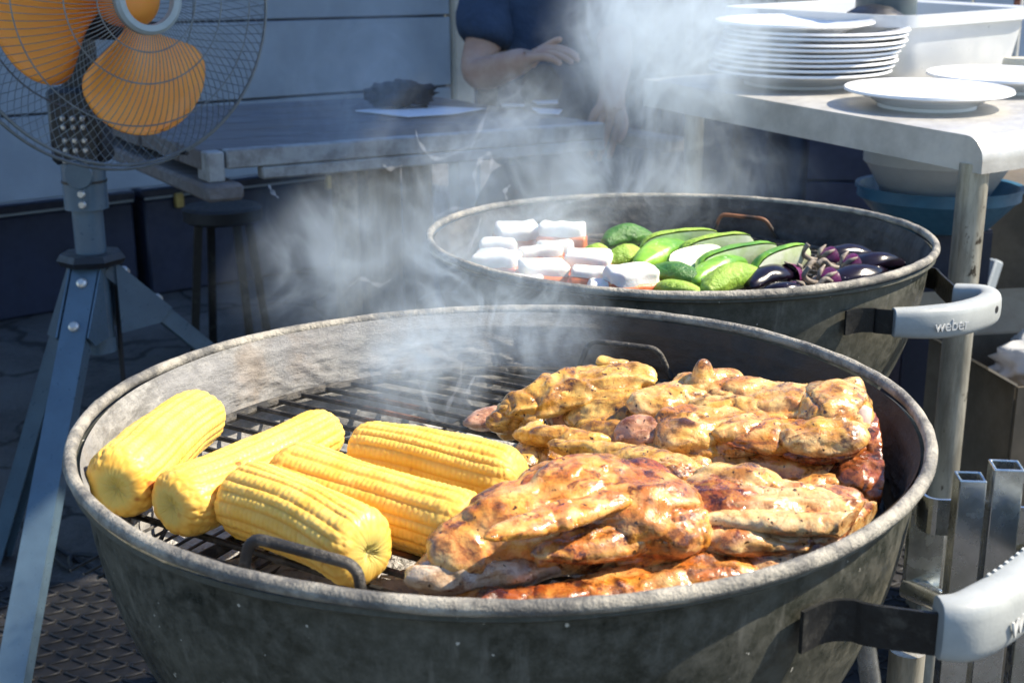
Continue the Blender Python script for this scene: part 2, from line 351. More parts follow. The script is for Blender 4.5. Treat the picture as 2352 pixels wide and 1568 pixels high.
# stall wall on the left: planks, each its own piece
wl = thing('stall_wall', (-1.5, 3.9, 0), 'blue grey plank siding wall of the stall behind the fan', 'wall')
A = py(20, 200, 3.75); B = py(1034, 200, 4.8); A.z = B.z = 0
du = (B-A).normalized(); nrm = Vector((du.y, -du.x, 0)); A0 = A-du*1.2; Lw = (B-A0).length
ze = [.40, .655, .91, 1.165, 1.42, 1.675, 1.93]
for k in range(6):
    z0, z1 = ze[k], ze[k+1]; c = A0+du*Lw/2 + nrm*(-.006+.002*(k % 2)); c.z = (z0+z1)/2
    MB().beam(c-du*Lw/2, c+du*Lw/2, .024, z1-z0-.007, bev=.003).build('plank', M['siding'], wl)
c = A0+du*Lw/2-nrm*.03; c.z = 1.16
MB().beam(c-du*Lw/2, c+du*Lw/2, .012, 1.52).build('backing', M['navy'], wl)
pp = thing('door_post', B+du*.10, 'beige timber post at the end of the blue grey wall', 'post')
MB().box(B+du*.062+Vector((0, 0, 1.0)), (.11, .07, 2.0), Matrix.Rotation(math.atan2(du.y, du.x), 3, 'Z'), .004).build('shaft', M['beige'], pp)
MB().box(B+du*.062+Vector((0, 0, .06))+nrm*.012, (.14, .09, .12), Matrix.Rotation(math.atan2(du.y, du.x), 3, 'Z'), .004).build('foot', M['beige'], pp)
# navy storage boxes under the wall
for k, (u0, u1, lab) in enumerate(((.75, 1.62, 'dark navy storage chest below the wall behind the fan pole'), (1.66, 2.5, 'dark navy storage chest under the wooden table, behind the stool'))):
    c = A0+du*(u0+u1)/2-nrm*.42; ro = Matrix.Rotation(math.atan2(du.y, du.x), 3, 'Z')
    r = thing('storage_chest', c, lab, 'chest')
    MB().box(c+Vector((0, 0, .165)), (u1-u0, .5, .33), ro, .008).build('body', M['navy'], r)
    MB().box(c+Vector((0, 0, .352)), (u1-u0+.02, .52, .036), ro, .008).build('lid', M['navy'], r)
    for s in (-.3, .3): MB().box(c+du*s+nrm*.262+Vector((0, 0, .32)), (.03, .02, .05), ro, .003).build('latch', M['brass'], r)
    MB().box(c+nrm*.256+Vector((0, 0, .336)), (u1-u0, .006, .007), ro).build('trim', M['siding'], r)
# navy tarpaulin behind the table, folded cloth
V = []; F = []; nx, nz_ = 60, 10; X0, X1 = 1400, 1900
Pa, Pb = py(X0-160, 100, 4.9), py(X1, 100, 4.45)
for i in range(nx+1):
    for j in range(nz_+1):
        q = Pa.lerp(Pb, i/nx); V.append((q.x, q.y+.05*math.sin(i*.75)+.03*math.sin(i*1.9+j*.2), .02+j*.2))
for i in range(nx):
    for j in range(nz_): k = i*(nz_+1)+j; F.append((k, k+nz_+1, k+nz_+2, k+1))
o = mesh('tarpaulin', V, F, M['tarp'], sharp=None); o.modifiers.new('s', 'SOLIDIFY').thickness = .004
tag(o, 'dark navy tarpaulin hanging in folds behind the smoke', 'tarpaulin')
# pale panel wall at the right back
pw = thing('panel_wall', (1.6, 4.2, 0), 'pale white panel wall behind the stacked plates and plastic tub', 'wall')
Pa, Pb = py(1868, 100, 4.3), py(2600, 100, 4.1); Pa.z = Pb.z = 0; du2 = (Pb-Pa).normalized(); seg = (Pb-Pa).length/4
ro2 = Matrix.Rotation(math.atan2(du2.y, du2.x), 3, 'Z')
for k in range(4):
    for j, (z0, z1) in enumerate(((.0, .37), (.37, .74), (.74, 1.24), (1.24, 1.74))): MB().box(Pa+du2*(seg*(k+.5))+Vector((0, 0, (z0+z1)/2)), (seg-.006, .03, z1-z0-.006), ro2, .003).build('panel', M['white_plastic'] if j > 1 else M['navy'], pw)
MB().box(Pa+du2*seg*2+Vector((0, .03, .37)), (seg*4, .012, .74), ro2).build('backing', M['navy'], pw)
bb = thing('hanging_sheet', py(1832, 20, 4.2), 'brownish cardboard panel with a black strap behind the plates', 'panel')
MB().box(Vector((py(1832, 20, 4.2).x, 4.2, 1.02)), (.125, .03, .5), None, .004).build('sheet', M['card'], bb)
q = [py(1815, 60, 4.15), py(1816, 25, 4.15), py(1822, 12, 4.15), py(1832, 10, 4.15), py(1838, 20, 4.15), py(1842, 60, 4.15)]
MB().tube(smoothpath(q, 6), .008, 8).build('loop', M['black'], bb)
ps = thing('rusty_pole', py(2335, 60, 3.3), 'thin steel pole with rust flakes beside the plastic tub', 'pole')
p = py(2334, 60, 3.3); MB().tube([(p.x, p.y, 0), (p.x, p.y, 1.9)], .012, 12).build('shaft', M['steel'], ps)
for z in (1.0, .93, .985): MB().box((p.x-.008, p.y-.011, z), (.016, .006, .045), None, .002).build('rust_patch', M['rust'], ps)

# added canopy, unseen: shaped to shade the left and back, leaving the smoke sunlit
e0 = Vector((.013-.8*.42, 1.57+.6*.42, .69)); hcan = 2.6; sh = (hcan-.69)/math.tan(SUN_EL)
e0 = Vector((e0.x+sh*math.cos(SUN_AZ), e0.y+sh*math.sin(SUN_AZ), hcan)); ed = Vector((.6, .8, 0)); en = Vector((-.8, .6, 0))
q = [e0+Vector((-.16, -1.6, 0)), e0, e0+ed*4.2, e0+ed*4.2+en*5.2, e0+Vector((-.16, -1.6, 0))+en*5.2+ed*1.0]
b = MB(); V = [tuple(v) for v in q]+[tuple(v+Vector((0, 0, .02))) for v in q]
b.add(V, [(4, 3, 2, 1, 0), (5, 6, 7, 8, 9)]+[(i_, (i_+1) % 5, 5+(i_+1) % 5, 5+i_) for i_ in range(5)])
tag(b.build('added_shade_canopy', M['added_canopy_canvas'], smooth=False), kind='structure')

# ------------------------------------------------------------------ wooden table on the left
wt = thing('wooden_table', (-.1, 2.8, 0), 'weathered grey plank table with pale worn edge in the smoke', 'table')
TZ = .745
f0, f1 = pz(474, 350, TZ), pz(1390, 283, TZ); dT = (f1-f0).normalized(); nT = Vector((-dT.y, dT.x, 0))
rT = Matrix.Rotation(math.atan2(dT.y, dT.x), 3, 'Z'); LT = (f1-f0).length; wd = .135
for k in range(6):
    c = f0+dT*(LT/2+random.uniform(-.006, .006))+nT*(.03+wd*(k+.5)); c.z = TZ-.018
    MB().box(c, (LT, wd-.005, .036), rT, .003).build('top_board', M['wood'], wt)
c = f0+dT*(LT/2+.018)+nT*.014; c.z = TZ-.016
MB().box(c, (LT-.036, .03, .034), rT, .003).build('edge_board', M['paint_edge'], wt)
c = f0+dT*(LT/2+.05)+nT*.012; c.z = TZ-.045
MB().box(c, (LT-.10, .028, .022), rT, .003).build('edge_board', M['paint_edge'], wt)
c = f0+dT*.016+nT*.03; c.z = TZ-.028
MB().box(c, (.032, .06, .054), rT, .003).build('corner_block', M['paint_edge'], wt)
c = f0+dT*.0+nT*.4; c.z = TZ-.07
MB().box(c+dT*.02, (.07, .86, .03), rT, .006).build('batten', M['wood'], wt)
c = f0+dT*1.05+nT*.4; c.z = TZ-.06
MB().box(c, (.07, .8, .03), rT, .006).build('batten', M['wood'], wt)
for X0, X1, off in ((772, 818, .10), (829, 918, .13), (931, 990, .2)):
    p0 = py((X0+X1)/2, 500, 0.0+2.62+off); wdt = (X1-X0)/FPX*2.75
    MB().box((p0.x, p0.y, .335), (wdt, .05, .67), rT, .004).build('leg', M['plank'], wt)
for X0, off in ((1240, .5), (1290, .52)):
    p0 = py(X0, 450, 2.6+off); MB().box((p0.x, p0.y, .335), (.07, .05, .67), rT, .004).build('leg', M['plank'], wt)
# things on it
def blob(name, c, rad, seed, amp, mat, parent=None, sub=4, freq=3):
    b = bmesh.new(); bmesh.ops.create_icosphere(b, subdivisions=sub, radius=1)
    for v in b.verts:
        d = 1+amp*noise.noise(v.co*freq+Vector((seed, seed*2.3, 0)))+amp*.5*noise.noise(v.co*freq*2.4+Vector((seed, 0, 7)))
        v.co = Vector((v.co.x*rad[0]*d, v.co.y*rad[1]*d, max(v.co.z, -.55)*rad[2]*d))+Vector(c)
    m = MB(); m.bm(b); return m.build(name, mat, parent, sharp=None)
c = pz(918, 232, TZ+.02); tag(blob('black_bag', c+Vector((0, 0, .012)), (.075, .05, .034), 3, .45, M['black']), 'crumpled black cloth bag at the back of the wooden table', 'bag')
c = pz(1242, 222, TZ+.02); tag(blob('dark_bowl', c+Vector((0, 0, .02)), (.055, .05, .06), 9, .12, M['black'], freq=1.5), 'dark round bundle on the wooden table below the raised hand', 'bundle')
def sheet(pts, name, label, zup=.004, mat='paper', cat='paper'):
    P = [pz(x, y, TZ+zup) for x, y in pts]; n = len(P); b = MB()
    b.add([tuple(p) for p in P]+[(p.x, p.y, p.z+.0022) for p in P], [tuple(range(n-1, -1, -1)), tuple(range(n, 2*n))]+[(i, (i+1) % n, n+(i+1) % n, n+i) for i in range(n)])
    return tag(b.build(name, M[mat], smooth=False), label, cat)
sheet([(815, 256), (935, 244), (1118, 251), (1040, 264), (935, 270)][::-1], 'paper_sheet', 'large white paper sheet lying flat on the wooden table', .003)
sheet([(1197, 222), (1278, 214), (1282, 239), (1235, 240)][::-1], 'napkin', 'folded white napkin below the dark bundle', .012)
sheet([(1220, 249), (1292, 254), (1284, 264), (1238, 262)][::-1], 'napkin', 'small white napkin at the front edge of the wooden table', .003)
sheet([(1150, 241), (1205, 240), (1206, 245), (1152, 246)][::-1], 'paper_strip', 'narrow white paper strip beside the large paper sheet', .003)
# stool below
c = pz(512, 492, .42)
st = thing('stool', (c.x, c.y, 0), 'dark round stool below the wooden table end', 'stool')
MB().lathe([(0, .025), (.10, .025), (.108, .018), (.108, -.012), (.1, -.018), (0, -.018)], 32, Matrix.Translation(c)).build('seat', M['rubber'], st)
for k in range(4):
    a = R_(40+90*k); MB().beam(c+Vector((math.cos(a)*.075, math.sin(a)*.075, -.018)), Vector((c.x+math.cos(a)*.12, c.y+math.sin(a)*.12, 0)), .022, .022, up=(1, .3, 0)).build('leg', M['strap'], st)

# ------------------------------------------------------------------ person behind the wooden table
def skin_body(name, chains, mat, parent=None, sub=2, vox=None):
    V = []; E_ = []; Rr = []; root = None; key = {}
    for ch in chains:
        prev = None
        for (p, r) in ch:
            kk = tuple(round(x, 4) for x in p)
            if kk not in key: key[kk] = len(V); V.append(tuple(p)); Rr.append(r)
            i = key[kk]
            if prev is not None and prev != i: E_.append((prev, i))
            prev = i
    me = bpy.data.meshes.new(name); me.from_pydata(V, E_, []); o = bpy.data.objects.new(name, me); C.objects.link(o)
    o.modifiers.new('skin', 'SKIN').use_smooth_shade = True
    lay = me.skin_vertices[0].data
    for i, r in enumerate(Rr):
        lay[i].radius = (r, r) if not isinstance(r, tuple) else r
    lay[0].use_root = True
    m = o.modifiers.new('sub', 'SUBSURF'); m.levels = m.render_levels = sub
    dg = bpy.context.evaluated_depsgraph_get(); me2 = bpy.data.meshes.new_from_object(o.evaluated_get(dg))
    me2.name = name; bpy.data.objects.remove(o)
    me2.polygons.foreach_set('use_smooth', [True]*len(me2.polygons)); me2.materials.clear(); me2.materials.append(mat)
    o = bpy.data.objects.new(name, me2); C.objects.link(o)
    if parent is not None: parent_to(o, parent)
    return o
dP = 3.12
pl = Vector((py(1255, 250, dP).x, dP, 0))
per = thing('person', pl, 'person in a dark navy t-shirt behind the wooden table, one forearm raised over it', 'person')
hip = Vector((pl.x, dP+.06, .50)); chest = Vector((pl.x, dP+.03, .84)); neck = Vector((pl.x, dP, 1.06)); head = Vector((pl.x, dP-.03, 1.24))
shR = Vector((py(1140, 10, dP).x, dP, 1.0)); shL = Vector((py(1385, 10, dP).x, dP, 1.0))
elR = py(1090, 178, 3.0); wrR = py(1196, 143, 2.86); knR = py(1240, 124, 2.83)
elL = py(1418, 120, 3.0); wrL = py(1404, 232, 2.86); knL = py(1392, 275, 2.84)
kneeR, kneeL = Vector((pl.x-.12, dP-.36, .50)), Vector((pl.x+.14, dP-.36, .50))
def hand(wr, kn, side, up, curl):
    out = []; d = (kn-wr).normalized(); sd = d.cross(up).normalized()*side; upv = sd.cross(d)*side
    for k, (o_, ln) in enumerate(((-.03, .064), (-.01, .074), (.011, .070), (.03, .055))):
        a = kn+sd*o_; m1 = a+d*ln*.5-upv*ln*curl*.25; m2 = m1+d*ln*.35-upv*ln*curl*.5; m3 = m2+d*ln*.22-upv*ln*curl*.6
        out.append([(wr, .023), (kn.lerp(wr, .25)+sd*o_*.8, .014), (a, .0105), (m1, .009), (m2, .008), (m3, .006)])
    b0 = wr.lerp(kn, .35)-sd*.028; out.append([(wr, .023), (b0, .013), (b0+d*.032-sd*.016+upv*.004, .0105), (b0+d*.06-sd*.016+upv*.008, .0085), (b0+d*.078-sd*.010+upv*.008, .006)])
    return out
body = [[(hip, .09), (chest, .09), (neck, .05), (head-Vector((0, 0, .06)), .07), (head, .088), (head+Vector((0, 0, .07)), .06)],
        [(chest, .09), (shR, .052), (elR, .045), (elR.lerp(wrR, .4), .042), (wrR, .027)], [(chest, .09), (shL, .052), (elL, .043), (elL.lerp(wrL, .4), .040), (wrL, .026)],
        [(hip, .09), (kneeR, .06), (kneeR+Vector((0, .06, -.44)), .04), (kneeR+Vector((0, -.1, -.465)), .03)], [(hip, .09), (kneeL, .06), (kneeL+Vector((0, .06, -.44)), .04), (kneeL+Vector((0, -.1, -.465)), .03)],
        [(head, .088), (head+Vector((0, -.085, -.01)), .016)]]
body += [c_ for c_ in hand(wrR, knR, 1, Vector((0, -.3, 1)), .5)] + [c_ for c_ in hand(wrL, knL, 1, Vector((0, -1, .3)), .6)]
skin_body('body', body, M['skin'], per)
skin_body('t_shirt', [[(hip+Vector((0, 0, .02)), (.18, .17)), (chest, (.195, .175)), (neck-Vector((0, 0, .06)), .08)],
                      [(chest, (.195, .175)), (shR, .078), (shR.lerp(elR, .5)+Vector((0, -.01, 0)), .074), (shR.lerp(elR, .62), .068)], [(chest, (.195, .175)), (shL, .078), (shL.lerp(elL, .5), .07), (shL.lerp(elL, .8), .064)]], M['shirt'], per)
skin_body('trousers', [[(hip, .15), (kneeR, .08), (kneeR+Vector((0, .06, -.40)), .065)], [(hip, .15), (kneeL, .08), (kneeL+Vector((0, .06, -.40)), .065)]], M['jeans'], per)
b = bmesh.new(); bmesh.ops.create_icosphere(b, subdivisions=3, radius=.1)
for v in b.verts: v.co = Vector((v.co.x*.98, v.co.y*1.08+.02, v.co.z*1.05+.03+(.03 if v.co.y < -.04 else 0)))+head
MB().bm(b).build('hair', M['hair'], per)
bn = thing('bench', (pl.x, dP+.1, 0), 'plank bench behind the wooden table, below the person', 'bench')
MB().box((pl.x, dP+.12, .355), (1.1, .26, .035), None, .004).build('seat', M['plank'], bn)
for s in (-.42, .42): MB().box((pl.x+s, dP+.12, .168), (.05, .22, .337), None, .004).build('leg', M['plank'], bn)

# ------------------------------------------------------------------ pedestal fan
hub = py(341, -3, 1.87); ya = R_(41); nF = Vector((math.sin(ya), -math.cos(ya), 0)); uF = Vector((math.cos(ya), math.sin(ya), 0)); vF = Vector((0, 0, 1))
FM = Matrix((uF, vF, nF)).transposed().to_4x4(); FM.translation = hub          # local: x right, y up, z towards the front
RG = .248
pole0 = py(200, 480, 2.10)
fan = thing('pedestal_fan', (pole0.x, pole0.y, 0), 'tall pedestal fan with orange blades, grey wire guard and blue steel tripod', 'fan')
Wf = lambda x, y, z: FM @ Vector((x, y, z))
b = MB(); b.lathe([(.037, 0), (.0375, .005), (.046, .006), (.051, .002), (.052, -.006), (.046, -.010), (.037, -.008), (.037, 0)], 48, FM); b.build('badge_ring', M['fan_grey'], fan)
def prof_front(t_): return (.05+(RG-.05)*t_, -.004-.092*t_**2.6)       # radius, axial
def prof_rear(t_): return (.05+(RG+.008-.05)*t_, -.225+.115*t_**3)
nW = 104
wpts = [(prof_front(k/10)) for k in range(11)]
def spoke(prof, a, tw):
    P = []
    for k in range(11):
        r, z = prof(k/10); aa = a+tw*(k/10)**1.0; P.append(Wf(r*math.cos(aa), r*math.sin(aa), z))
    return P
for i in range(nW):
    if True:
        a = 2*math.pi*i/nW
        MB().tube(spoke(prof_front, a, -.22), .00062, 5).build('guard_wire', M['guard'], fan)
b = MB()
for i in range(nW):
    b.tube(spoke(prof_rear, 2*math.pi*i/nW, .25), .0006, 5)
o = b.build('rear_guard_wires', M['guard'], fan); o['kind'] = 'stuff'
for t_, r_, pf in ((.36, .0011, prof_front), (.68, .0011, prof_front), (.13, .0011, prof_front), (1, .0026, prof_front), (1, .0026, prof_rear), (.6, .0013, prof_rear)):
    r, z = pf(t_); MB().tube([Wf(r*math.cos(a), r*math.sin(a), z) for a in np.linspace(0, 2*math.pi, 96, endpoint=False)], r_, 6, closed=True).build('guard_ring', M['guard'], fan)
rr_ = RG+.006; 
for k in range(4):
    a = R_(20+90*k); MB().tube([Wf(rr_*math.cos(a), rr_*math.sin(a), -.09), Wf(rr_*math.cos(a), rr_*math.sin(a), -.118)], .0035, 8).build('guard_clip', M['fan_dark'], fan)
# rotor
b = MB(); b.lathe([(0, -.03), (.02, -.031), (.036, -.038), (.042, -.05), (.042, -.095), (0, -.095)], 40, FM); b.build('rotor_hub', M['fan_orange'], fan)
for k in range(3):
    a0 = R_((-86, 179, 44)[k]); V = []; F = []; nr, na = 40, 14
    for i in range(nr+1):
        tt = 1-(1-i/nr)**1.8; r = .035+.168*tt
        wd_ = (.44+.56*math.sin(math.pi*min(tt*.60+.10, 1)))*(1 if tt < .55 else max(1-((tt-.55)/.45)**2.2, 0.0005)**.5)
        for j in range(na+1):
            s_ = j/na-.5; an = a0+s_*2*wd_*.86+.12*tt
            V.append(Wf(r*math.cos(an), r*math.sin(an), -.068-s_*.075*(1-.3*tt)*min(1, wd_/.8)-.012*math.cos(s_*3)))
    for i in range(nr):
        for j in range(na): q = i*(na+1)+j; F.append((q, q+1, q+na+2, q+na+1))
    o = mesh('blade', V, F, M['fan_orange'], fan, sharp=None); o.modifiers.new('s', 'SOLIDIFY').thickness = .0025
# motor and column
b = MB(); b.lathe([(0, -.11), (.05, -.112), (.062, -.125), (.064, -.2), (.05, -.24), (0, -.25)], 32, FM); b.build('motor', M['fan_dark'], fan)
pt = lambda Y, y=2.10: py(200+(Y-480)*.105, Y, y)
pX, pY_ = pole0.x, pole0.y
zz = lambda Y: py(200, Y, pY_).z
def vt(z0, z1, r, name, mat, n=28): MB().tube([(pX, pY_, z0), (pX, pY_, z1)], r, n).build(name, mat, fan)
MB().box((pX, pY_+.01, (zz(200)+zz(375))/2), (.085, .075, zz(200)-zz(375)), None, .008).build('control_box', M['fan_dark'], fan)
for j, Y in enumerate((268, 288, 318, 340)):
    for i in range(3):
        MB().box((pX-.014+.016*i, pY_-.031, zz(Y)), (.008, .012, .009), None, .002).build('vent_slot', M['bolt'], fan)
MB().box((pX+.004, pY_-.031, zz(366)), (.05, .012, .006), None, .002).build('label_strip', M['bolt'], fan)
MB().box((pX, pY_+.03, zz(120)), (.05, .05, .18), None, .006).build('neck', M['fan_dark'], fan)
vt(zz(372), zz(478), .036, 'collar', M['fan_blue']); vt(zz(412), zz(418), .0372, 'collar_band', M['fan_dark'])
vt(zz(800), zz(470), .0255, 'pole', M['tube'] if False else M['fan_blue'])
vt(zz(805), zz(772), .0275, 'pole_cap', M['fan_blue'])
for Y in (438, 462): MB().lathe([(0, .006), (.005, .006), (.0065, .003), (.0065, 0), (0, 0)], 16, Matrix.Translation((pX+.006, pY_-.037, zz(Y))) @ Matrix.Rotation(R_(90), 4, 'X')).build('bolt', M['bolt'], fan)
MB().lathe([(0, .004), (.022, .004), (.024, 0), (0, 0)], 24, Matrix.Translation((pX+.004, pY_-.036, zz(395))) @ Matrix.Rotation(R_(90), 4, 'X')).build('round_knob', M['fan_blue'], fan)
MB().lathe([(0, .01), (.052, .01), (.058, 0), (.052, -.01), (0, -.01)], 7, Matrix.Translation((pX, pY_, zz(592)))).build('clamp_plate', M['fan_dark'], fan)
# tripod legs
zt = zz(615)
feet = [(pz(4, 1660, 0), 'front'), (pz(-20, 1285, 0), 'left'), (pz(900, 1130, 0), 'right')]
for ft, _ in feet:
    h = Vector((ft.x-pX, ft.y-pY_, 0)).normalized(); a = Vector((pX, pY_, zt+.01))+h*.028
    lg = MB(); side = h.cross(Vector((0, 0, 1)))
    wd_ = .044
    up = Vector((0, 0, 1))
    lg.beam(a, ft, wd_, .004, up=side.cross((ft-a).normalized())*-1)
    x = (ft-a).normalized(); nn = side.cross(x).normalized(); nn = nn if nn.dot(h) > 0 else -nn
    for s in (-1, 1): lg.beam(a+side*s*(wd_/2-.002)-nn*.014, ft+side*s*(wd_/2-.002)-nn*.014, .004, .026, up=nn)
    L_ = lg.build('leg', M['fan_blue'], fan, smooth=False)
    g = MB(); q0 = a-nn*.016
    for s in (-1, 1):
        o_ = side*s*(wd_/2+.003); z1 = Vector((pX, pY_, zt+.012))+h*.03; z2 = a+x*.135; z3 = Vector((pX, pY_, zt-.115))+h*.03
        P = [z1+o_, z2+nn*.004+o_, z2-nn*.03+o_, z3+o_]; P2 = [p_+side*s*.003 for p_ in P]
        g.add([tuple(p_) for p_ in P+P2], [(0, 1, 2, 3), (7, 6, 5, 4), (0, 4, 5, 1), (1, 5, 6, 2), (2, 6, 7, 3), (3, 7, 4, 0)])
    g.build('gusset', M['fan_blue'], fan, smooth=False)
    for tt in (.035, .115):
        c = a+x*tt+nn*.003; MB().lathe([(0, .007), (.005, .007), (.0085, .004), (.009, 0), (0, 0)], 16, Matrix.Translation(c) @ nn.to_track_quat('Z', 'Y').to_matrix().to_4x4()).build('bolt', M['bolt'], fan)
    MB().box(ft+Vector((0, 0, .012)), (.05, .05, .024), None, .005).build('foot', M['rubber'], fan)
P = smoothpath([(pX+.03, pY_+.03, zz(640)), (pX+.028, pY_+.02, zz(800)), (pX+.03, pY_, .12), (pX+.02, pY_-.06, .012), pz(112, 1250, .01), pz(160, 1305, .01), pz(215, 1275, .01), (-.3, 1.9, .01), (-.2, 2.5, .01)], 8)
MB().tube(P, .0045, 8).build('power_cord', M['rubber'], fan)

# ------------------------------------------------------------------ kettle grills
def kettle(name, K, label, bend):
    k = thing(name, (K.x, K.y, 0), label, 'grill')
    T = Matrix.Translation(K); D = .32; R0 = .284
    wob = lambda a, z: .004*math.sin(2*a+bend)+.0025*math.sin(5*a+bend*2)*max(0, 1+z*6)+.0012*math.sin(11*a)*max(0, 1+z*8)
    pr = [(R0, -.012), (R0-.0005, -.02)] + [(R0*math.sqrt(max(1-(d/D)**2.0, 0)), -d) for d in np.linspace(.03, D*.985, 26)] + [(0, -D)]
    MB().lathe(pr, 160, T, wob).build('bowl', M['enamel'], k)
    # inside skin with flaky relief
    n = 560 if K is KA else 300; V = []; F = []; rows = list(np.linspace(.004, D*.42, 120 if K is KA else 60)); m = len(rows)
    for d in rows:
        for i in range(n):
            a = 2*math.pi*i/n; r = ((R0-.0035)*math.sqrt(max(1-(d/D)**2.0, 0))+.0050*max(0, 1-d/.016))*(1+wob(a, -d))
            q = Vector((r*math.cos(a), r*math.sin(a), -d)); w_ = min(1, max(0, (d-.012)/.03))
            qs = Vector((q.x, q.y, q.z*1.7)); f = noise.fractal(qs*52+Vector((bend, 3, 1)), .8, 2.2, 4); f2 = noise.noise(q*14+Vector((bend, 9, 4)))
            plate = max(0, f*1.2+.1)**.6 if f*1.2+.1 > 0 else 0
            r -= w_*(.0012+.0022*f2+(.0022*plate+.0007*abs(noise.noise(qs*170))))
            V.append((K.x+r*math.cos(a), K.y+r*math.sin(a), K.z-d))
    for j in range(m-1):
        for i in range(n): F.append((j*n+i, (j+1)*n+i, (j+1)*n+(i+1) % n, j*n+(i+1) % n))
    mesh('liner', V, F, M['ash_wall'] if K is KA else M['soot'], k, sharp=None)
    # rolled rim and drip lip
    n = 220; V = []; F = []; cs = 12
    for i in range(n):
        a = 2*math.pi*i/n
        for j in range(cs):
            q = 2*math.pi*j/cs; rr = .0043+.0005*noise.noise(Vector((math.cos(a)*14, math.sin(a)*14, j*.4+bend)))+.0003*noise.noise(Vector((math.cos(a)*60, math.sin(a)*60, j*.9)))
            r = (.2905+rr*math.cos(q))*(1+wob(a, 0)*.8); V.append((K.x+r*math.cos(a), K.y+r*math.sin(a), K.z-.002+rr*math.sin(q)*1.05+.0022*math.sin(2*a+bend)))
    for i in range(n):
        for j in range(cs): F.append((i*cs+j, ((i+1) % n)*cs+j, ((i+1) % n)*cs+(j+1) % cs, i*cs+(j+1) % cs))
    mesh('rim', V, F, M['rim'], k, sharp=None)
    MB().lathe([(R0+.0005, -.007), (R0+.006, -.008), (R0+.0068, -.011), (R0+.005, -.0125), (R0-.001, -.0135)], 160, T, wob).build('lip', M['enamel'], k)
    for j in range(3):
        a = R_(100+120*j); p0 = K+Vector((math.cos(a)*.20, math.sin(a)*.20, -.235)); p1 = Vector((K.x+math.cos(a)*.30, K.y+math.sin(a)*.30, .0))
        MB().tube([p0, p1], .0127, 14).build('leg', M['chrome'], k)
    return k
def grate(K, label, ang, gap=.0232, hand=(), seed=0):
    G = K+Vector((0, 0, GRATE_DZ)); g = thing('cooking_grate', G, label, 'grate')
    u = Vector((math.cos(ang), math.sin(ang), 0)); v = Vector((-u.y, u.x, 0)); R = .262
    nb = int(R/gap)
    for i in range(-nb, nb+1):
        o_ = i*gap; L = math.sqrt(max(R*R-o_*o_, 0))
        if L < .02: continue
        MB().tube([G+v*o_-u*L, G+v*o_+u*L], .0024, 8).build('bar', M['grate'], g)
    MB().tube([G+Vector((R*math.cos(a), R*math.sin(a), -.001)) for a in np.linspace(0, 2*math.pi, 120, endpoint=False)], .0042, 8, closed=True).build('ring', M['grate'], g)
    for o_ in (-.1, .1): L = math.sqrt(R*R-o_*o_); MB().tube([G+u*o_-v*L+Vector((0, 0, -.0065)), G+u*o_+v*L+Vector((0, 0, -.0065))], .004, 8).build('cross_bar', M['grate'], g)
    for P in hand: MB().tube(roundpath(P, .009), .0034 if P is hand[0] and K.y < 1 else .0026, 10).build('grate_handle', M['grate'], g)
    return g
ka = kettle('kettle_grill', KA, 'large dark kettle grill in front with sweetcorn and chicken', .6)
kb = kettle('kettle_grill', KB, 'second kettle grill behind, with courgettes and aubergines', 2.0)
GA = KA.z+GRATE_DZ; GB = KB.z+GRATE_DZ
hA = [[pz(532, 1335, GA), pz(588, 1240, GA+.012), pz(816, 1300, GA+.012), pz(836, 1388, GA)], [pz(1330, 842, GA), py(1354, 782, 1.082), py(1512, 801, 1.066), pz(1558, 868, GA)]]; hA[1][0] = Vector((hA[1][1].x-.012, 1.082, GA)); hA[1][3] = Vector((hA[1][2].x+.014, 1.062, GA))
hA[0][1] = py(574, 1232, .640); hA[0][2] = py(822, 1298, .622); hA[0][0] = py(530, 1335, .632); hA[0][3] = py(838, 1388, .616); hA[0][0].z = hA[0][3].z = GA
grate(KA, 'round black steel rod cooking grate holding the sweetcorn and chicken', R_(-32), hand=hA)
hB = [[pz(1640, 560, GB), py(1655, 492, 1.70), py(1758, 503, 1.67), pz(1790, 555, GB)]]
hB[0][0] = Vector((hB[0][1].x-.01, hB[0][1].y, GB)); hB[0][3] = Vector((hB[0][2].x+.02, hB[0][2].y, GB))
grate(KB, 'second round cooking grate under the courgettes and aubergines', R_(-25), hand=hB)
# charcoal: lower grate, ash bed and lumps
for K, nm in ((KA, 'front'), (KB, 'rear')):
    zc = K.z-.100; V = []; F = []; n, m = 72, 22
    for j in range(m+1):
        for i in range(n):
            a = 2*math.pi*i/n; r = .252*j/m+1e-4; q = Vector((K.x+r*math.cos(a), K.y+r*math.sin(a), 0))
            V.append((q.x, q.y, zc+.012*noise.noise(q*14)+.006*noise.noise(q*40)))
    for j in range(m):
        for i in range(n): F.append((j*n+i, j*n+(i+1) % n, (j+1)*n+(i+1) % n, (j+1)*n+i))
    o = mesh('charcoal_ash', V, F, M['ash'], None, sharp=None); o['kind'] = 'stuff'
    if nm == 'front':
        tag(o, 'bed of pale charcoal ash below the front cooking grate')
        cg = thing('charcoal_basket', (K.x-.17, K.y-.02, zc), 'thin wire charcoal basket below the sweetcorn end of the grate', 'basket')
        u = Vector((math.cos(R_(62)), math.sin(R_(62)), 0)); v = Vector((u.y, -u.x, 0)); c0 = pz(470, 1290, zc+.022)
        for i in range(12): MB().tube([c0+v*(.012*i-.07)-u*.05, c0+v*(.012*i-.07)+u*.06], .0012, 6).build('wire', M['wire'], cg)
    else: tag(o, 'bed of pale ash in the rear kettle grill')
proto = []
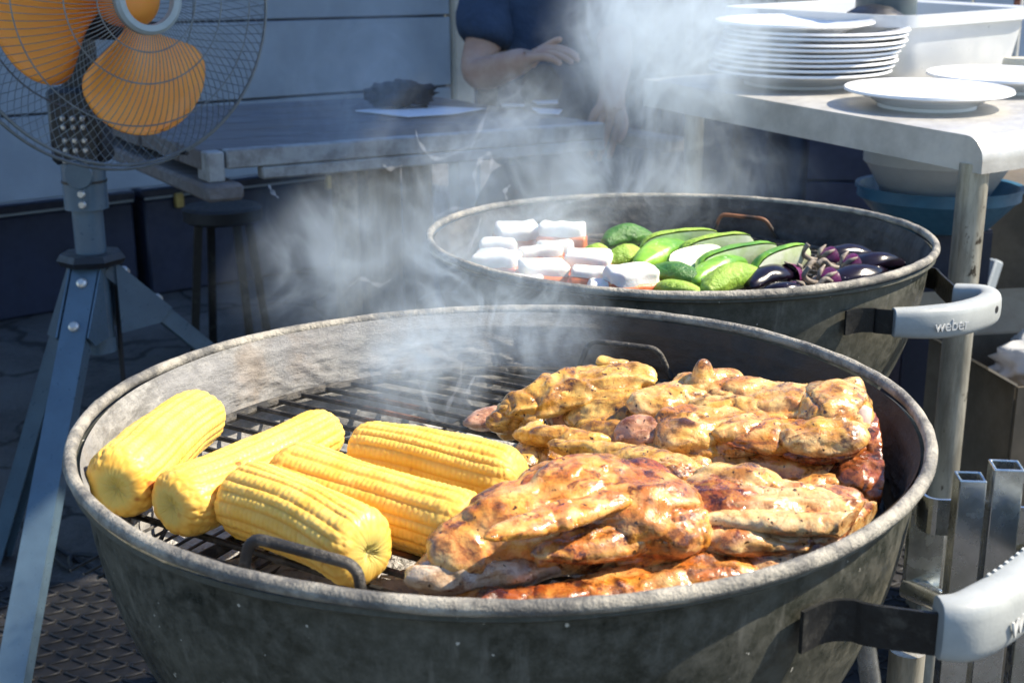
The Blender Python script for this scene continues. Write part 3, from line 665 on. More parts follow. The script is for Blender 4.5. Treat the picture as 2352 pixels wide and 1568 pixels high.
for s in range(4):
    b = bmesh.new(); bmesh.ops.create_icosphere(b, subdivisions=2, radius=1)
    for v in b.verts:
        q = v.co.copy(); mx = max(abs(q.x), abs(q.y), abs(q.z)); q = q*.5+q/mx*.42
        q *= 1+.28*noise.noise(q*1.9+Vector((s*7, 0, 0))); v.co = Vector((q.x*.021, q.y*.017, q.z*.013))
    mm = MB(); mm.bm(b); me = bpy.data.meshes.new('charcoal_lump'); me.from_pydata(mm.V, [], mm.F); me.materials.append(M['coal']); me.polygons.foreach_set('use_smooth', [True]*len(me.polygons)); me.set_sharp_from_angle(angle=.6); proto.append(me)
rs = random.Random(4)
spots = [pz(x, y, KA.z-.088) for x, y in ((640, 1330), (690, 1365), (740, 1385), (880, 1330), (920, 1355), (900, 1385), (960, 1370), (950, 1310), (985, 1345), (600, 1300), (660, 1300), (560, 1330), (860, 1300), (1000, 1380), (720, 1340), (930, 1290))]
for i in range(26):
    a = rs.uniform(0, 6.28); r = .21*math.sqrt(rs.random()); spots.append(Vector((KA.x+r*math.cos(a), KA.y+r*math.sin(a), KA.z-.088)))
for i, p in enumerate(spots):
    o = bpy.data.objects.new('charcoal_lump', proto[i % 4]); C.objects.link(o); o.location = p; o.rotation_euler = (rs.uniform(-.4, .4), rs.uniform(-.4, .4), rs.uniform(0, 6.3)); s = rs.uniform(.8, 1.35); o.scale = (s, s, s)
    tag(o, 'ash covered charcoal lump below the bars of the front cooking grate', 'charcoal', 'charcoal lumps in the front grill')

# handles with strap brackets
def kettle_handle(K, a1, a2, G0, G1, zh, kt, label_text, wdt=.03):
    # a1,a2: wall angles of the two straps; G0,G1: ends of the grip (world xy)
    def wall(a, dz, out=.004): r = .284*math.sqrt(1-(abs(dz)/.32)**2.0)+out; return Vector((K.x+r*math.cos(a), K.y+r*math.sin(a), K.z+dz))
    for a, Gp, tng in ((a1, G0, -1), (a2, G1, 1)):
        nw = Vector((math.cos(a), math.sin(a), 0)); tw = Vector((-nw.y, nw.x, 0))*tng
        w0 = wall(a, zh); P = [w0+tw*.028+nw*.001, w0+tw*.008+nw*.002, w0-tw*.004+nw*.01, w0.lerp(Vector((Gp.x, Gp.y, w0.z)), .3)+nw*.006, Vector((Gp.x, Gp.y, w0.z))]
        P = smoothpath(P, 6); hh = .0125; V = []; F = []
        for i, p in enumerate(P):
            d = (P[min(i+1, len(P)-1)]-P[max(i-1, 0)]).normalized(); s_ = Vector((d.y, -d.x, 0))*.0012
            for sg, dz in ((1, hh), (1, -hh), (-1, -hh), (-1, hh)): V.append(tuple(p+s_*sg+Vector((0, 0, dz))))
        for i in range(len(P)-1):
            for j in range(4): q = i*4+j; F.append((i*4+j, i*4+(j+1) % 4, i*4+4+(j+1) % 4, i*4+4+j))
        F += [(3, 2, 1, 0), tuple(len(P)*4-4+j for j in range(4))]
        mesh('strap', V, F, M['chrome'] if kt is ka and tng == 1 else M['strap'], kt, smooth=False)
    return None
def grip(K, path, kt, rad=(.011, .017), text=None, tpos=.35, hole=None, ridges=False):
    P = smoothpath(path, 10); m = len(P); V = []; F = []; n = 20
    for i, p in enumerate(P):
        d = (P[min(i+1, m-1)]-P[max(i-1, 0)]).normalized(); s_ = Vector((d.y, -d.x, 0)); t_ = i/(m-1)
        e = min(1, .86+.14*math.sin(math.pi*t_)*1.6)
        for k in range(n):
            a = 2*math.pi*k/n; ca, sa = math.cos(a), math.sin(a)
            sx = math.copysign(abs(ca)**.62, ca)*rad[0]*e; sz = math.copysign(abs(sa)**.62, sa)*rad[1]*e
            V.append(tuple(p+s_*sx+Vector((0, 0, sz))))
    for i in range(m-1):
        for k in range(n): F.append((i*n+k, i*n+(k+1) % n, (i+1)*n+(k+1) % n, (i+1)*n+k))
    F += [tuple(range(n-1, -1, -1)), tuple((m-1)*n+k for k in range(n))]
    o = mesh('handle', V, F, M['grip'], kt, sharp=1.0); bv = o.modifiers.new('b', 'BEVEL'); bv.width = .003; bv.segments = 2; bv.limit_method = 'ANGLE'; bv.angle_limit = 1.0
    if text:
        i = int(tpos*(m-1)); p = P[i]; d = (P[i+1]-P[i-1]).normalized(); s_ = Vector((d.y, -d.x, 0))
        if s_.y > 0: s_ = -s_
        d = Vector((0, 0, 1)).cross(-s_)*-1 if False else Vector((-s_.y, s_.x, 0))
        cu = bpy.data.curves.new('text', 'FONT'); cu.body = text; cu.size = text_size; cu.extrude = .0006; cu.align_x = 'CENTER'; cu.align_y = 'CENTER'; cu.space_character = .95
        to = bpy.data.objects.new('lettering', cu); C.objects.link(to)
        R3 = Matrix((d, Vector((0, 0, 1)), s_)).transposed().to_4x4(); R3.translation = p+s_*(rad[0]+.0002)+Vector((0, 0, -.002))
        to.matrix_basis = R3; bpy.context.view_layer.update()
        me = bpy.data.meshes.new_from_object(to.evaluated_get(bpy.context.evaluated_depsgraph_get())); me.transform(R3); me.materials.clear(); me.materials.append(M['grip_text'])
        bpy.data.objects.remove(to); q = bpy.data.objects.new('lettering', me); C.objects.link(q); parent_to(q, o)
    if hole is not None:
        i = int(hole*(m-1)); p = P[i]; d = (P[i+1]-P[i-1]).normalized(); s_ = Vector((d.y, -d.x, 0))
        if s_.y > 0: s_ = -s_
        q = MB().lathe([(0, .0012), (.0035, .0012), (.0042, .0), (.0042, -.004), (0, -.004)], 20, Matrix.Translation(p+s_*(rad[0]-.0006)+Vector((0, 0, .003))) @ s_.to_track_quat('Z', 'Y').to_matrix().to_4x4()).build('screw_hole', M['rubber'], o)
    if ridges:
        for k in range(11):
            t_ = .30+.032*k; i = t_*(m-1); p = P[int(i)].lerp(P[int(i)+1], i-int(i)); d = (P[int(i)+1]-P[int(i)]).normalized(); s_ = Vector((d.y, -d.x, 0))
            if s_.y < 0: s_ = -s_
            MB().beam(p+s_*(rad[0]*.95)+Vector((0, 0, rad[1]*.2)), p+s_*(rad[0]*.55)+Vector((0, 0, rad[1]*1.0)), .0016, .003, up=d).build('ridge', M['grip'], o)
# rear kettle handle
zB = KB.z-.042
g0 = py(2060, 735, 1.205); g1 = py(2190, 690, 1.43)
PB = [pz(x_, y_, zB) for x_, y_ in ((2050, 740), (2120, 740), (2190, 734), (2245, 720), (2271, 706), (2264, 694), (2232, 687), (2190, 682))]
for p in PB: p.z = zB
text_size = .0165
kettle_handle(KB, R_(-56), R_(-12), PB[0], PB[-1], -.042, kb, None)
grip(KB, PB, kb, (.0120, .0168), 'weber', .25, .50)
# front kettle handle
zA = KA.z-.047
PA = [pz(x_, y_, zA+.004) for x_, y_ in ((2152, 1440), (2215, 1438), (2285, 1405), (2345, 1360), (2400, 1312), (2450, 1265), (2470, 1235), (2450, 1205))]
for p in PA: p.z = zA+.004
text_size = .022
kettle_handle(KA, R_(-50), R_(-16), PA[0], PA[-1], -.047, ka, None)
grip(KA, PA, ka, (.0125, .0195), 'weber', .38, None, True)

# ------------------------------------------------------------------ sweetcorn
def corn(p0, p1, r0, r1, rows, kern, seed, label, flat0=False):
    rnd = random.Random(seed); ax = p1-p0; L = ax.length; x = ax.normalized(); y = Vector((0, 0, 1)).cross(x).normalized(); z = x.cross(y)
    sa, sl = rows*9, kern*6; V = []; G = []; T = []; ph = rnd.uniform(0, 6)
    ed = np.cumsum([rnd.uniform(.75, 1.3) for _ in range(rows)]); ed = np.concatenate([[0], ed/ed[-1]])
    jit = [rnd.uniform(-.5, .5) for _ in range(rows)]; wv = [rnd.uniform(0, 6) for _ in range(rows)]; kw = [rnd.uniform(.9, 1.12) for _ in range(rows)]
    for j in range(sl+1):
        t_ = j/sl
        r = r0+(r1-r0)*t_+.02*r0*math.sin(t_*5+ph)
        e0, e1 = (.11, .12) if not flat0 else (.10, .09)
        d0 = min(1, t_/e0); d1 = min(1, (1-t_)/e1)
        cap = (.44+.56*(1-(1-d0)**2.4)**.5)*(.30+.70*(1-(1-d1)**2.3)**.5)
        endw = max(0, 1-d0*.75)*1.0 if d0 < 1 else max(0, (1-d1*.8)) if d1 < 1 else 0
        for i in range(sa):
            kr = i//9; fr = (i % 9)/9; a = 2*math.pi*(ed[kr]+(ed[kr+1]-ed[kr])*fr)
            tw = .05*math.sin(t_*6+ph)+.10*t_; aw = a+tw
            rowb = math.sin(math.pi*fr)**.6 if fr > 0 else 0
            kb_ = abs(math.sin(math.pi*(t_*kern*kw[kr]+jit[kr]+.25*math.sin(t_*9+wv[kr]))))**.45
            dirv = y*math.cos(aw)+z*math.sin(aw); q0 = rowb*(.55+.45*kb_)
            if endw > 0:
                dd, _ = noise.voronoi((x*(t_*L)+dirv*r*max(cap, .3))*150+Vector((seed*9, 0, 0))); vq = min(1, (dd[1]-dd[0])*2.2)**.6
                q0 = q0*(1-endw)+vq*endw
            irr = noise.noise(Vector((math.cos(a)*1.8, math.sin(a)*1.8, t_*4+seed*3.1))); fine = noise.noise(Vector((math.cos(a)*9, math.sin(a)*9, t_*30+seed)))
            rr = max(r*cap+.0015*q0+.0014*irr+.0004*fine-.0014, .0006)
            V.append(p0+x*(t_*L)+dirv*rr+z*.003*math.sin(t_*math.pi)*(1 if seed % 2 else -1)); G.append(1-q0)
            T.append(max(0, min(1, 1-(cap-.44)/.26)))
    F = []
    for j in range(sl):
        for i in range(sa): F.append((j*sa+i, j*sa+(i+1) % sa, (j+1)*sa+(i+1) % sa, (j+1)*sa+i))
    # broken cob ends: shallow ragged pits
    for j, sg in ((0, 1), (sl, -1)):
        b0 = j*sa; prev = b0
        for k_ in range(1, 4):
            nb_ = len(V)
            for i in range(sa):
                c_ = p0+x*(j/sl*L); v_ = V[b0+i]; f_ = 1-k_/3.2
                V.append(c_+(v_-c_)*f_+x*sg*(.0012*k_+.0012*noise.noise(Vector((i*.35, k_*2.1, seed))))); G.append(.3); T.append(1)
            for i in range(sa):
                a_, b_ = (prev+i, prev+(i+1) % sa), (nb_+(i+1) % sa, nb_+i); F.append((a_+b_)[::-1] if sg > 0 else a_+b_)
            prev = nb_
        F.append(tuple(prev+i for i in range(sa))[::-1 if sg > 0 else 1])
    o = mesh('corn_cob', V, F, M['corn'], None, sharp=None, attrs={'groove': G, 'tip': T})
    return tag(o, label, 'corn', 'sweetcorn cobs on the front grill')
r = .0235
zc = GA+.003
def cc(X, Y, up=.0): return pz(X, Y, zc+r+up)
corn(cc(262, 1125, .008), cc(470, 945, .008), .0245, .022, 20, 30, 1, 'yellow sweetcorn cob leaning on the left kettle wall')
corn(cc(388, 1165, .002), cc(762, 985, .002), .0240, .0205, 18, 36, 2, 'long yellow sweetcorn cob with small brown scorch marks near its end')
corn(cc(552, 1140, .0), cc(852, 1272, .0), .0250, .0240, 19, 27, 3, 'sweetcorn cob behind the front wire grate handle', True)
corn(cc(650, 1085, .001), cc(1100, 1215, .001), .0245, .0235, 18, 38, 4, 'sweetcorn cob lying between the front cob and the cob by the grate')
corn(cc(820, 1030, .0), cc(1200, 1110, .0), .0225, .0215, 18, 36, 5, 'sweetcorn cob farthest from the rim, its end under the chicken')

# ------------------------------------------------------------------ chicken
def remesh_blobs(parts, vox):
    b = bmesh.new()
    for (c, rad, rot) in parts:
        tb = bmesh.new(); bmesh.ops.create_icosphere(tb, subdivisions=3, radius=1)
        Mx = Matrix.Translation(c) @ rot.to_4x4() @ Matrix.Diagonal((rad[0], rad[1], rad[2], 1))
        bmesh.ops.transform(tb, matrix=Mx, verts=tb.verts); me = bpy.data.meshes.new('tmp'); tb.to_mesh(me); tb.free(); b.from_mesh(me); bpy.data.meshes.remove(me)
    me = bpy.data.meshes.new('tmp'); b.to_mesh(me); b.free(); o = bpy.data.objects.new('tmp', me); C.objects.link(o)
    m = o.modifiers.new('r', 'REMESH'); m.mode = 'VOXEL'; m.voxel_size = vox
    m = o.modifiers.new('s', 'SMOOTH'); m.iterations = 4; m.factor = .5
    me2 = bpy.data.meshes.new_from_object(o.evaluated_get(bpy.context.evaluated_depsgraph_get()))
    bpy.data.objects.remove(o); bpy.data.meshes.remove(me)
    return me2
def meat(parts, mat, seed, fold, bump, fibre, vox, name, parent=None):
    P = []
    for X, Y, h, rad, yaw, pit, rol in parts:
        P.append((pz(X, Y, GA+h), rad, Matrix.Rotation(R_(yaw), 3, 'Z') @ Matrix.Rotation(R_(-pit), 3, 'Y') @ Matrix.Rotation(R_(rol), 3, 'X')))
    me = remesh_blobs(P, vox); n = len(me.vertices); thin = min(min(r[1]) for r in P)
    fold = min(fold, thin*.55); bump *= .6
    co = np.empty(n*3); me.vertices.foreach_get('co', co); co = co.reshape(-1, 3)
    no = np.empty(n*3); me.vertices.foreach_get('normal', no); no = no.reshape(-1, 3)
    sd = Vector((seed*3.7, seed*1.3, seed*5.1)); rid = np.zeros(n); cre = np.zeros(n); out = co.copy()
    fd = Vector(fibre).normalized() if fibre else None
    fb = fd or Vector((1, .5*math.sin(seed*2.1), .2)).normalized(); fib = np.zeros(n)
    for i in range(n):
        p = Vector(co[i]); N = Vector(no[i])
        wv = Vector((noise.noise(p*24+sd), noise.noise(p*24+sd+Vector((5, 1, 2))), noise.noise(p*24+sd+Vector((1, 7, 2)))))
        pw_ = p+wv*.012; q = pw_-fb*(pw_.dot(fb)*.84)
        f1 = noise.noise(pw_*28+sd); rg = 1-abs(noise.noise(pw_*46+sd*1.7))*2.6; f2 = noise.noise(p*95+sd*.3); f3 = noise.noise(p*230+sd*.7)
        fr = noise.noise(q*120+sd*2.3); fr2 = 1-abs(noise.noise(q*70+sd*.9))*2.4
        edge = 1-abs(N.z)
        ck = abs(noise.noise((p+wv*.030)*21+sd*3.1)); ckw = .5+.5*noise.noise(p*13+sd*.2); cr_ = max(0, 1-ck/.085)**1.5*max(0, ckw*1.8-.45)
        ck2 = abs(noise.noise((p+wv*.020)*48+sd*4.1)); cr2 = max(0, 1-ck2/.10)**1.5*max(0, .9-ckw)
        d = fold*(.75*f1+.30*(max(rg, -.9)-.25)+(.30 if fd is None else .9)*(max(fr2, -.8)-.3))+bump*(.55*f2+.55*f3+(.75 if fd is None else 1.2)*fr)-.0034*cr_*min(1, fold/.0035)-.0016*cr2
        d += edge*(.0026*noise.noise(pw_*75+sd*1.1)+.0016*f2)
        if N.z < -.3: d *= .4
        out[i] = p+N*d
        rid[i] = .5+.5*(f1*.7+.5*f2+.35*rg)*(.35+.65*max(N.z, 0)); cre[i] = max(0, min(1, .36-rg*.28-f1*.2-max(fr2, -.5)*.30+.9*cr_+.5*cr2)); fib[i] = .5+.5*fr
    rel = out[:, :2]-np.array([KA.x, KA.y]); rr_c = np.hypot(rel[:, 0], rel[:, 1]); lim = .262+.10*np.clip(out[:, 2]-GA-.01, 0, .1)
    kf = np.minimum(1, lim/np.maximum(rr_c, 1e-6)); out[:, :2] = np.array([KA.x, KA.y])+rel*kf[:, None]
    out[:, 2] = np.maximum(out[:, 2], GA+.0028)
    me.vertices.foreach_set('co', out.reshape(-1)); me.polygons.foreach_set('use_smooth', [True]*len(me.polygons))
    for k_, a_ in (('ridge', rid), ('crev', cre), ('fibre', fib)):
        at = me.attributes.new(k_, 'FLOAT', 'POINT'); at.data.foreach_set('value', a_)
    me.materials.clear(); me.materials.append(mat); me.name = name; me.update()
    o = bpy.data.objects.new(name, me); C.objects.link(o)
    if parent is not None: parent_to(o, parent)
    return o
def chicken(layers, mat, seed, label, fold=.004, bump=.0016, fibre=None, vox=.0017, mats=None):
    """layers: first the body, then folds and flaps; each a list of (X, Y, height above the grate, radii, yaw, pitch, roll)"""
    o = meat(layers[0], mat, seed, fold, bump, fibre, vox, 'chicken_piece'); tag(o, label, 'chicken', 'chicken pieces on the front grill')
    for k_, ly in enumerate(layers[1:]): meat(ly, (mats or {}).get(k_+1, mat), seed+.37*(k_+1), fold, bump, fibre, vox, 'meat_fold', o)
    return o
YE, PA_, GO, CH = M['chk_yellow'], M['chk_pale'], M['chk_gold'], M['chk_char']
# flat fillet at the back left
chicken([[(1340, 890, .044, (.058, .020, .009), 4, 8, 24), (1250, 915, .036, (.036, .020, .010), 12, 10, 20), (1425, 868, .050, (.024, .013, .008), 18, 0, 12)],
         [(1195, 945, .024, (.030, .015, .014), 30, 12, 10), (1175, 975, .012, (.018, .012, .012), 60, 5, 0)], [(1128, 965, .010, (.020, .011, .009), 18, 0, 0)],
         [(1292, 948, .022, (.014, .014, .019), 0, 0, 0)], [(1390, 838, .056, (.009, .007, .007), 0, 0, 0), (1425, 845, .053, (.008, .007, .006), 0, 0, 0)], [(1370, 905, .040, (.038, .012, .006), 10, 0, 35)], [(1225, 985, .016, (.010, .008, .018), 0, 0, 0)]],
        YE, 1, 'pale yellow chicken fillet beside the rear grate handle', .003, .0013, (1, .25, 0), mats={3: M['chk_pink'], 2: M['chk_pink']})
# heap in the middle
chicken([[(1500, 1010, .014, (.07, .05, .015), -10, 0, 0), (1620, 1040, .014, (.06, .045, .015), 0, 0, 0)],
         [(1420, 935, .034, (.040, .018, .011), -18, 0, 28), (1370, 965, .024, (.03, .018, .012), -40, 0, 10)], [(1560, 920, .044, (.042, .020, .012), 18, 0, 24), (1600, 885, .050, (.020, .012, .012), 0, 0, 0)],
         [(1650, 990, .038, (.046, .024, .011), -8, 0, 28), (1590, 1010, .034, (.026, .02, .014), 0, 0, 10)], [(1655, 1072, .020, (.046, .015, .0065), 14, 0, 42)], [(1475, 1005, .030, (.022, .017, .015), 0, 0, 0)],
         [(1520, 1055, .020, (.026, .018, .013), 30, 0, 0), (1545, 1020, .026, (.011, .011, .022), 0, 0, 0)], [(1410, 1005, .022, (.032, .015, .010), -35, 0, 18)], [(1690, 940, .046, (.036, .012, .008), -14, 0, 30)]],
        PA_, 2, 'lumpy marinated chicken thigh in the middle of the heap, folds pale and brown', .0045, .0022, mats={5: M['chk_pink'], 1: YE, 7: YE})
# large piece back right
b3 = chicken([[(1730, 925, .042, (.046, .025, .016), -8, 0, 16), (1840, 950, .042, (.050, .032, .018), -6, 0, 14)], [(1915, 950, .046, (.026, .034, .024), -30, 0, 0), (1950, 905, .054, (.012, .010, .014), 0, 0, 0)],
         [(1800, 1000, .040, (.046, .015, .008), 8, 0, 34)], [(1735, 985, .042, (.036, .014, .008), 22, 0, 30)], [(1640, 880, .052, (.026, .014, .010), 14, 0, 15), (1612, 855, .062, (.007, .007, .009), 0, 0, 0)], [(1885, 1000, .042, (.034, .018, .010), -4, 0, 26)]],
        PA_, 3, 'large golden chicken piece at the back right with a pale bone end', .0042, .0018, mats={2: GO})
b = MB(); c = pz(1972, 985, GA+.040); b.tube([c+Vector((-.016, -.004, -.018)), c+Vector((-.007, -.002, -.006)), c+Vector((.0, .0, .004)), c+Vector((.001, .002, .012)), c+Vector((-.003, .006, .016))], [.005, .0075, .0085, .0085, .004], 14)
b.build('bone_end', M['bone'], b3, sharp=None)
chicken([[(1850, 1060, .022, (.055, .018, .008), 20, 6, 46), (1925, 1085, .016, (.034, .013, .008), 14, 4, 20)], [(1800, 1100, .012, (.044, .016, .008), 17, 4, 40)], [(1900, 1030, .032, (.036, .013, .008), 12, 0, 20)], [(1895, 1115, .014, (.024, .010, .008), 10, 0, 0)]],
        GO, 4, 'thin chicken slab with glazed red-brown skin below the large golden piece', .0025, .0014, mats={2: M['chk_glaze']})
chicken([[(1990, 1015, .026, (.018, .036, .020), 0, 0, 0), (1975, 1090, .016, (.024, .034, .015), 12, 0, 0), (2005, 1055, .02, (.014, .026, .017), 0, 0, 0)], [(1995, 1120, .012, (.014, .022, .010), 0, 0, 0)]],
        CH, 5, 'charred red-black chicken piece against the right kettle wall', .005, .0028)
# curled piece left of the middle
chicken([[(1310, 1085, .010, (.056, .034, .008), -14, 0, 8), (1215, 1065, .014, (.013, .026, .016), -10, 0, 0)], [(1290, 1005, .036, (.036, .008, .009), -12, 0, 40), (1400, 1040, .036, (.046, .008, .010), -20, 0, 40), (1235, 1010, .030, (.014, .012, .014), 0, 0, 0)],
         [(1490, 1085, .030, (.036, .018, .017), -28, 0, 0)], [(1548, 1115, .026, (.022, .022, .021), 0, 0, 0), (1555, 1160, .016, (.016, .024, .013), 10, 0, 0)], [(1205, 1100, .010, (.010, .018, .009), 0, 0, 0)]],
        YE, 6, 'curled golden chicken piece with hollow side, between cob and drumstick', .0028, .0013, mats={3: GO})
# leg quarter in front
chicken([[(1335, 1165, .042, (.052, .034, .030), 22, 0, 10), (1235, 1200, .038, (.052, .030, .026), 30, -4, 6), (1440, 1180, .040, (.048, .034, .026), -8, 0, 8), (1130, 1245, .032, (.042, .024, .020), 27, 0, 0), (1320, 1235, .030, (.060, .024, .020), 12, 0, 8), (1340, 1100, .056, (.030, .018, .012), 12, 0, 0)],
         [(1510, 1215, .034, (.034, .026, .018), -8, 0, 0), (1480, 1260, .024, (.026, .016, .012), 20, 0, 0)], [(1140, 1300, .022, (.056, .016, .014), 17, 0, 0), (1045, 1305, .018, (.024, .018, .016), 25, 0, 0)],
         [(1300, 1105, .060, (.034, .012, .006), 22, 0, 20), (1240, 1130, .052, (.022, .012, .007), 34, 0, 10)], [(1470, 1090, .054, (.018, .014, .009), 0, 0, 0)], [(1400, 1240, .036, (.048, .014, .009), 20, 0, 24)], [(1022, 1340, .011, (.011, .013, .012), 40, 0, 0)], [(1290, 1185, .058, (.052, .010, .006), 34, 0, 20)]],
        GO, 7, 'big golden brown chicken leg in the front middle with glazed skin', .0032, .0015, mats={2: M['chk_pale_skin'], 3: M['chk_glaze'], 4: M['chk_glaze'], 6: CH})
# shredded piece at the right
chicken([[(1780, 1210, .026, (.064, .040, .018), -6, 0, 14), (1890, 1195, .024, (.040, .032, .014), -12, 0, 8)], [(1655, 1190, .030, (.036, .032, .022), -20, 0, 0)], [(1690, 1125, .042, (.034, .016, .012), 10, 0, 10), (1650, 1120, .04, (.018, .016, .014), 0, 0, 0)],
         [(1700, 1265, .015, (.050, .022, .012), -6, 0, 0), (1840, 1255, .012, (.048, .018, .009), 6, 0, 0)], [(1800, 1160, .044, (.052, .014, .006), -4, 0, 18)], [(1830, 1200, .040, (.056, .010, .006), -6, 0, 18)], [(1740, 1240, .030, (.046, .010, .007), -2, 0, 24)]],
        M['chk_shred'], 8, 'flat chicken breast with shredded pale fibres beside the right rim', .0038, .0013, (1, -.1, 0), mats={1: M['chk_glaze'], 3: GO, 2: PA_})
chicken([[(1120, 1392, .010, (.036, .013, .008), 6, 0, 0), (1210, 1388, .010, (.034, .013, .008), 8, 0, 0)], [(1275, 1378, .011, (.026, .012, .009), 12, 0, 0)]], M['chk_glaze'], 9, 'narrow glazed chicken strip along the front rim', .004, .0026)
chicken([[(1420, 1358, .010, (.042, .018, .010), 14, 0, 0), (1520, 1340, .012, (.045, .020, .010), 12, 0, 0)], [(1620, 1318, .013, (.042, .020, .010), 14, 0, 0), (1690, 1300, .012, (.03, .016, .008), 10, 0, 0)], [(1575, 1285, .015, (.028, .016, .010), 10, 0, 0)]],
        GO, 10, 'bumpy orange chicken piece tucked under the leg by the front rim', .0042, .0028)

# ------------------------------------------------------------------ vegetables and cheese on the rear grill
def slab(name, X, Y, sx, sy, h, yaw, label, seed, tilt=0, roll_=0, up=0):
    c = pz(X, Y, GB+.004+h*.5+up); rt = thing(name, (c.x, c.y, GB), label, 'cheese', 'white cheese blocks on the rear grill')
    ro = Matrix.Rotation(R_(yaw), 3, 'Z') @ Matrix.Rotation(R_(tilt), 3, 'Y') @ Matrix.Rotation(R_(roll_), 3, 'X')
    rn = random.Random(seed)
    def wob(mb, amp):
        mb.V = [tuple(Vector(v)+Vector((noise.noise(Vector(v)*45+Vector((seed, 0, 0))), noise.noise(Vector(v)*45+Vector((0, seed, 3))), noise.noise(Vector(v)*45+Vector((9, seed, 0)))*.6))*amp) for v in mb.V]; return mb
    def rbox(cz, size, bev, mat, nm):
        b = bmesh.new(); bmesh.ops.create_cube(b, size=1); bmesh.ops.scale(b, vec=size, verts=b.verts)
        bmesh.ops.bevel(b, geom=list(b.edges), offset=bev, segments=3, profile=.5, affect='EDGES'); bmesh.ops.subdivide_edges(b, edges=[e for e in b.edges if e.calc_length() > .012], cuts=3, use_grid_fill=True)
        bmesh.ops.transform(b, matrix=Matrix.Translation(c) @ ro.to_4x4() @ Matrix.Translation((0, 0, cz)), verts=b.verts)
        m = MB(); m.bm(b); wob(m, .0055).build(nm, mat, rt, sharp=1.0)
    rbox(-h*.20, (sx*1.13, sy*1.14, h*.60), .005, M['pepper_red'], 'tomato_base')
    rbox(h*.17, (sx*1.02, sy*1.02, h*.72), .006, M['cheese'], 'cheese_top')
sl = [(1187, 546, .052, .042, .034, 10, 'back left block'), (1292, 548, .052, .042, .040, -12, 'back right block'), (1146, 578, .050, .038, .030, 4, 'x'), (1140, 606, .052, .034, .028, -8, 'x'),
      (1240, 592, .052, .034, .026, 3, 'x'), (1247, 628, .058, .042, .028, 2, 'x'), (1350, 608, .050, .036, .030, -8, 'x'), (1362, 640, .052, .034, .026, 0, 'x'), (1455, 650, .055, .044, .034, 14, 'x'), (1190, 655, .05, .03, .02, -14, 'x'), (1275, 580, .045, .03, .03, 5, 'x'), (1400, 664, .05, .028, .018, 4, 'x')]
slab_lab = ['white cheese block at the back left in the smoke, red edge below', 'tall white cheese block at the back, half in smoke beside the green peppers', 'greyish white cheese block nearest the left rim end, in the smoke',
            'white cheese block on a red tomato base just inside the left rim', 'low white cheese block in the middle row behind the large round one', 'large rounded white cheese block above the front rim', 'rounded white cheese block next to the green pepper end',
            'flat white cheese block with a bright orange side by the rim', 'triangular bright white cheese wedge beside the green leaf-shaped pepper', 'thin white cheese slice half hidden by the left front rim', 'white cheese block squeezed below the tall back block', 'thin white cheese slice behind the front rim below the wedge']
for i, (X, Y, sx, sy, h, yw, _) in enumerate(sl): slab('cheese_block', X, Y, sx*(1+.08*math.sin(i*2.3)), sy, h, yw+7*math.sin(i*1.7), slab_lab[i], i+1, 7*math.sin(i*3.1), 7*math.cos(i*2.2))
def courgette(p0, p1, r, cut, label, seed, mat='green'):
    """half courgette: rounded green skin, pale cut face turned towards cut (vector)"""
    rt = thing('courgette_half', (p0+p1)/2, label, 'courgette', 'courgette halves on the rear grill'); x = (p1-p0).normalized(); cu = Vector(cut); cu = (cu-x*cu.dot(x)).normalized(); y = cu.cross(x); L = (p1-p0).length
    V = []; F = []; n, m = 16, 14
    for j in range(m+1):
        t_ = j/m; e = math.sqrt(max(0.02, 1-abs(2*t_-1)**6)); e = e*(.8+.2*math.sin(math.pi*t_))
        for i in range(n+1):
            a = math.pi*i/n; rr = r*e*(1+.06*noise.noise(Vector((i*.3, j*.4, seed))))
            V.append(p0+x*L*t_+y*math.cos(a)*rr-cu*math.sin(a)*rr*.95)
    for j in range(m):
        for i in range(n): k = j*(n+1)+i; F.append((k, k+1, k+n+2, k+n+1))
    F += [tuple(range(n+1)), tuple(m*(n+1)+i for i in range(n, -1, -1))]
    mesh('skin', V, F, M[mat], rt, sharp=1.2)
    V = []; F = []
    for j in range(m+1):
        t_ = .02+.96*j/m; e = math.sqrt(max(0.02, 1-abs(2*t_-1)**6))*(.8+.2*math.sin(math.pi*t_))
        for s in (-1, -.5, 0, .5, 1): V.append(p0+x*L*t_+y*s*r*.93*e+cu*(.0012+.002*(1-s*s)+.0008*noise.noise(Vector((s*3, j, seed)))))
    for j in range(m):
        for s in range(4): k = j*5+s; F.append((k, k+5, k+6, k+1))
    mesh('cut_face', V, F, M['courgette_cut'], rt, sharp=None)
zg = GB+.02
def cz(X, Y, h=.0): return pz(X, Y, zg+h)
cut = (.25, -.85, .35)
courgette(cz(1470, 572, .012), cz(1655, 552, .012), .020, (.35, -.85, -.38), 'lime green courgette half at the back in the smoke', 1, 'green_light')
courgette(cz(1560, 590, .012), cz(1728, 562, .012), .021, (.38, -.85, -.36), 'green courgette half with white cut side, second from the back', 2, 'green_light')
courgette(cz(1600, 620, .008), cz(1788, 582, .010), .021, (.38, -.85, -.34), 'green courgette half in the middle row with wet cut side', 3)
courgette(cz(1735, 625, .008), cz(1858, 588, .010), .021, (.42, -.85, -.26), 'short courgette half next to the aubergines, very white cut side', 4)
courgette(cz(1540, 612, .012), cz(1672, 585, .012), .021, (.1, -.75, .62), 'dark green courgette half with a white streak, centre of the grill', 5, 'green_dark')
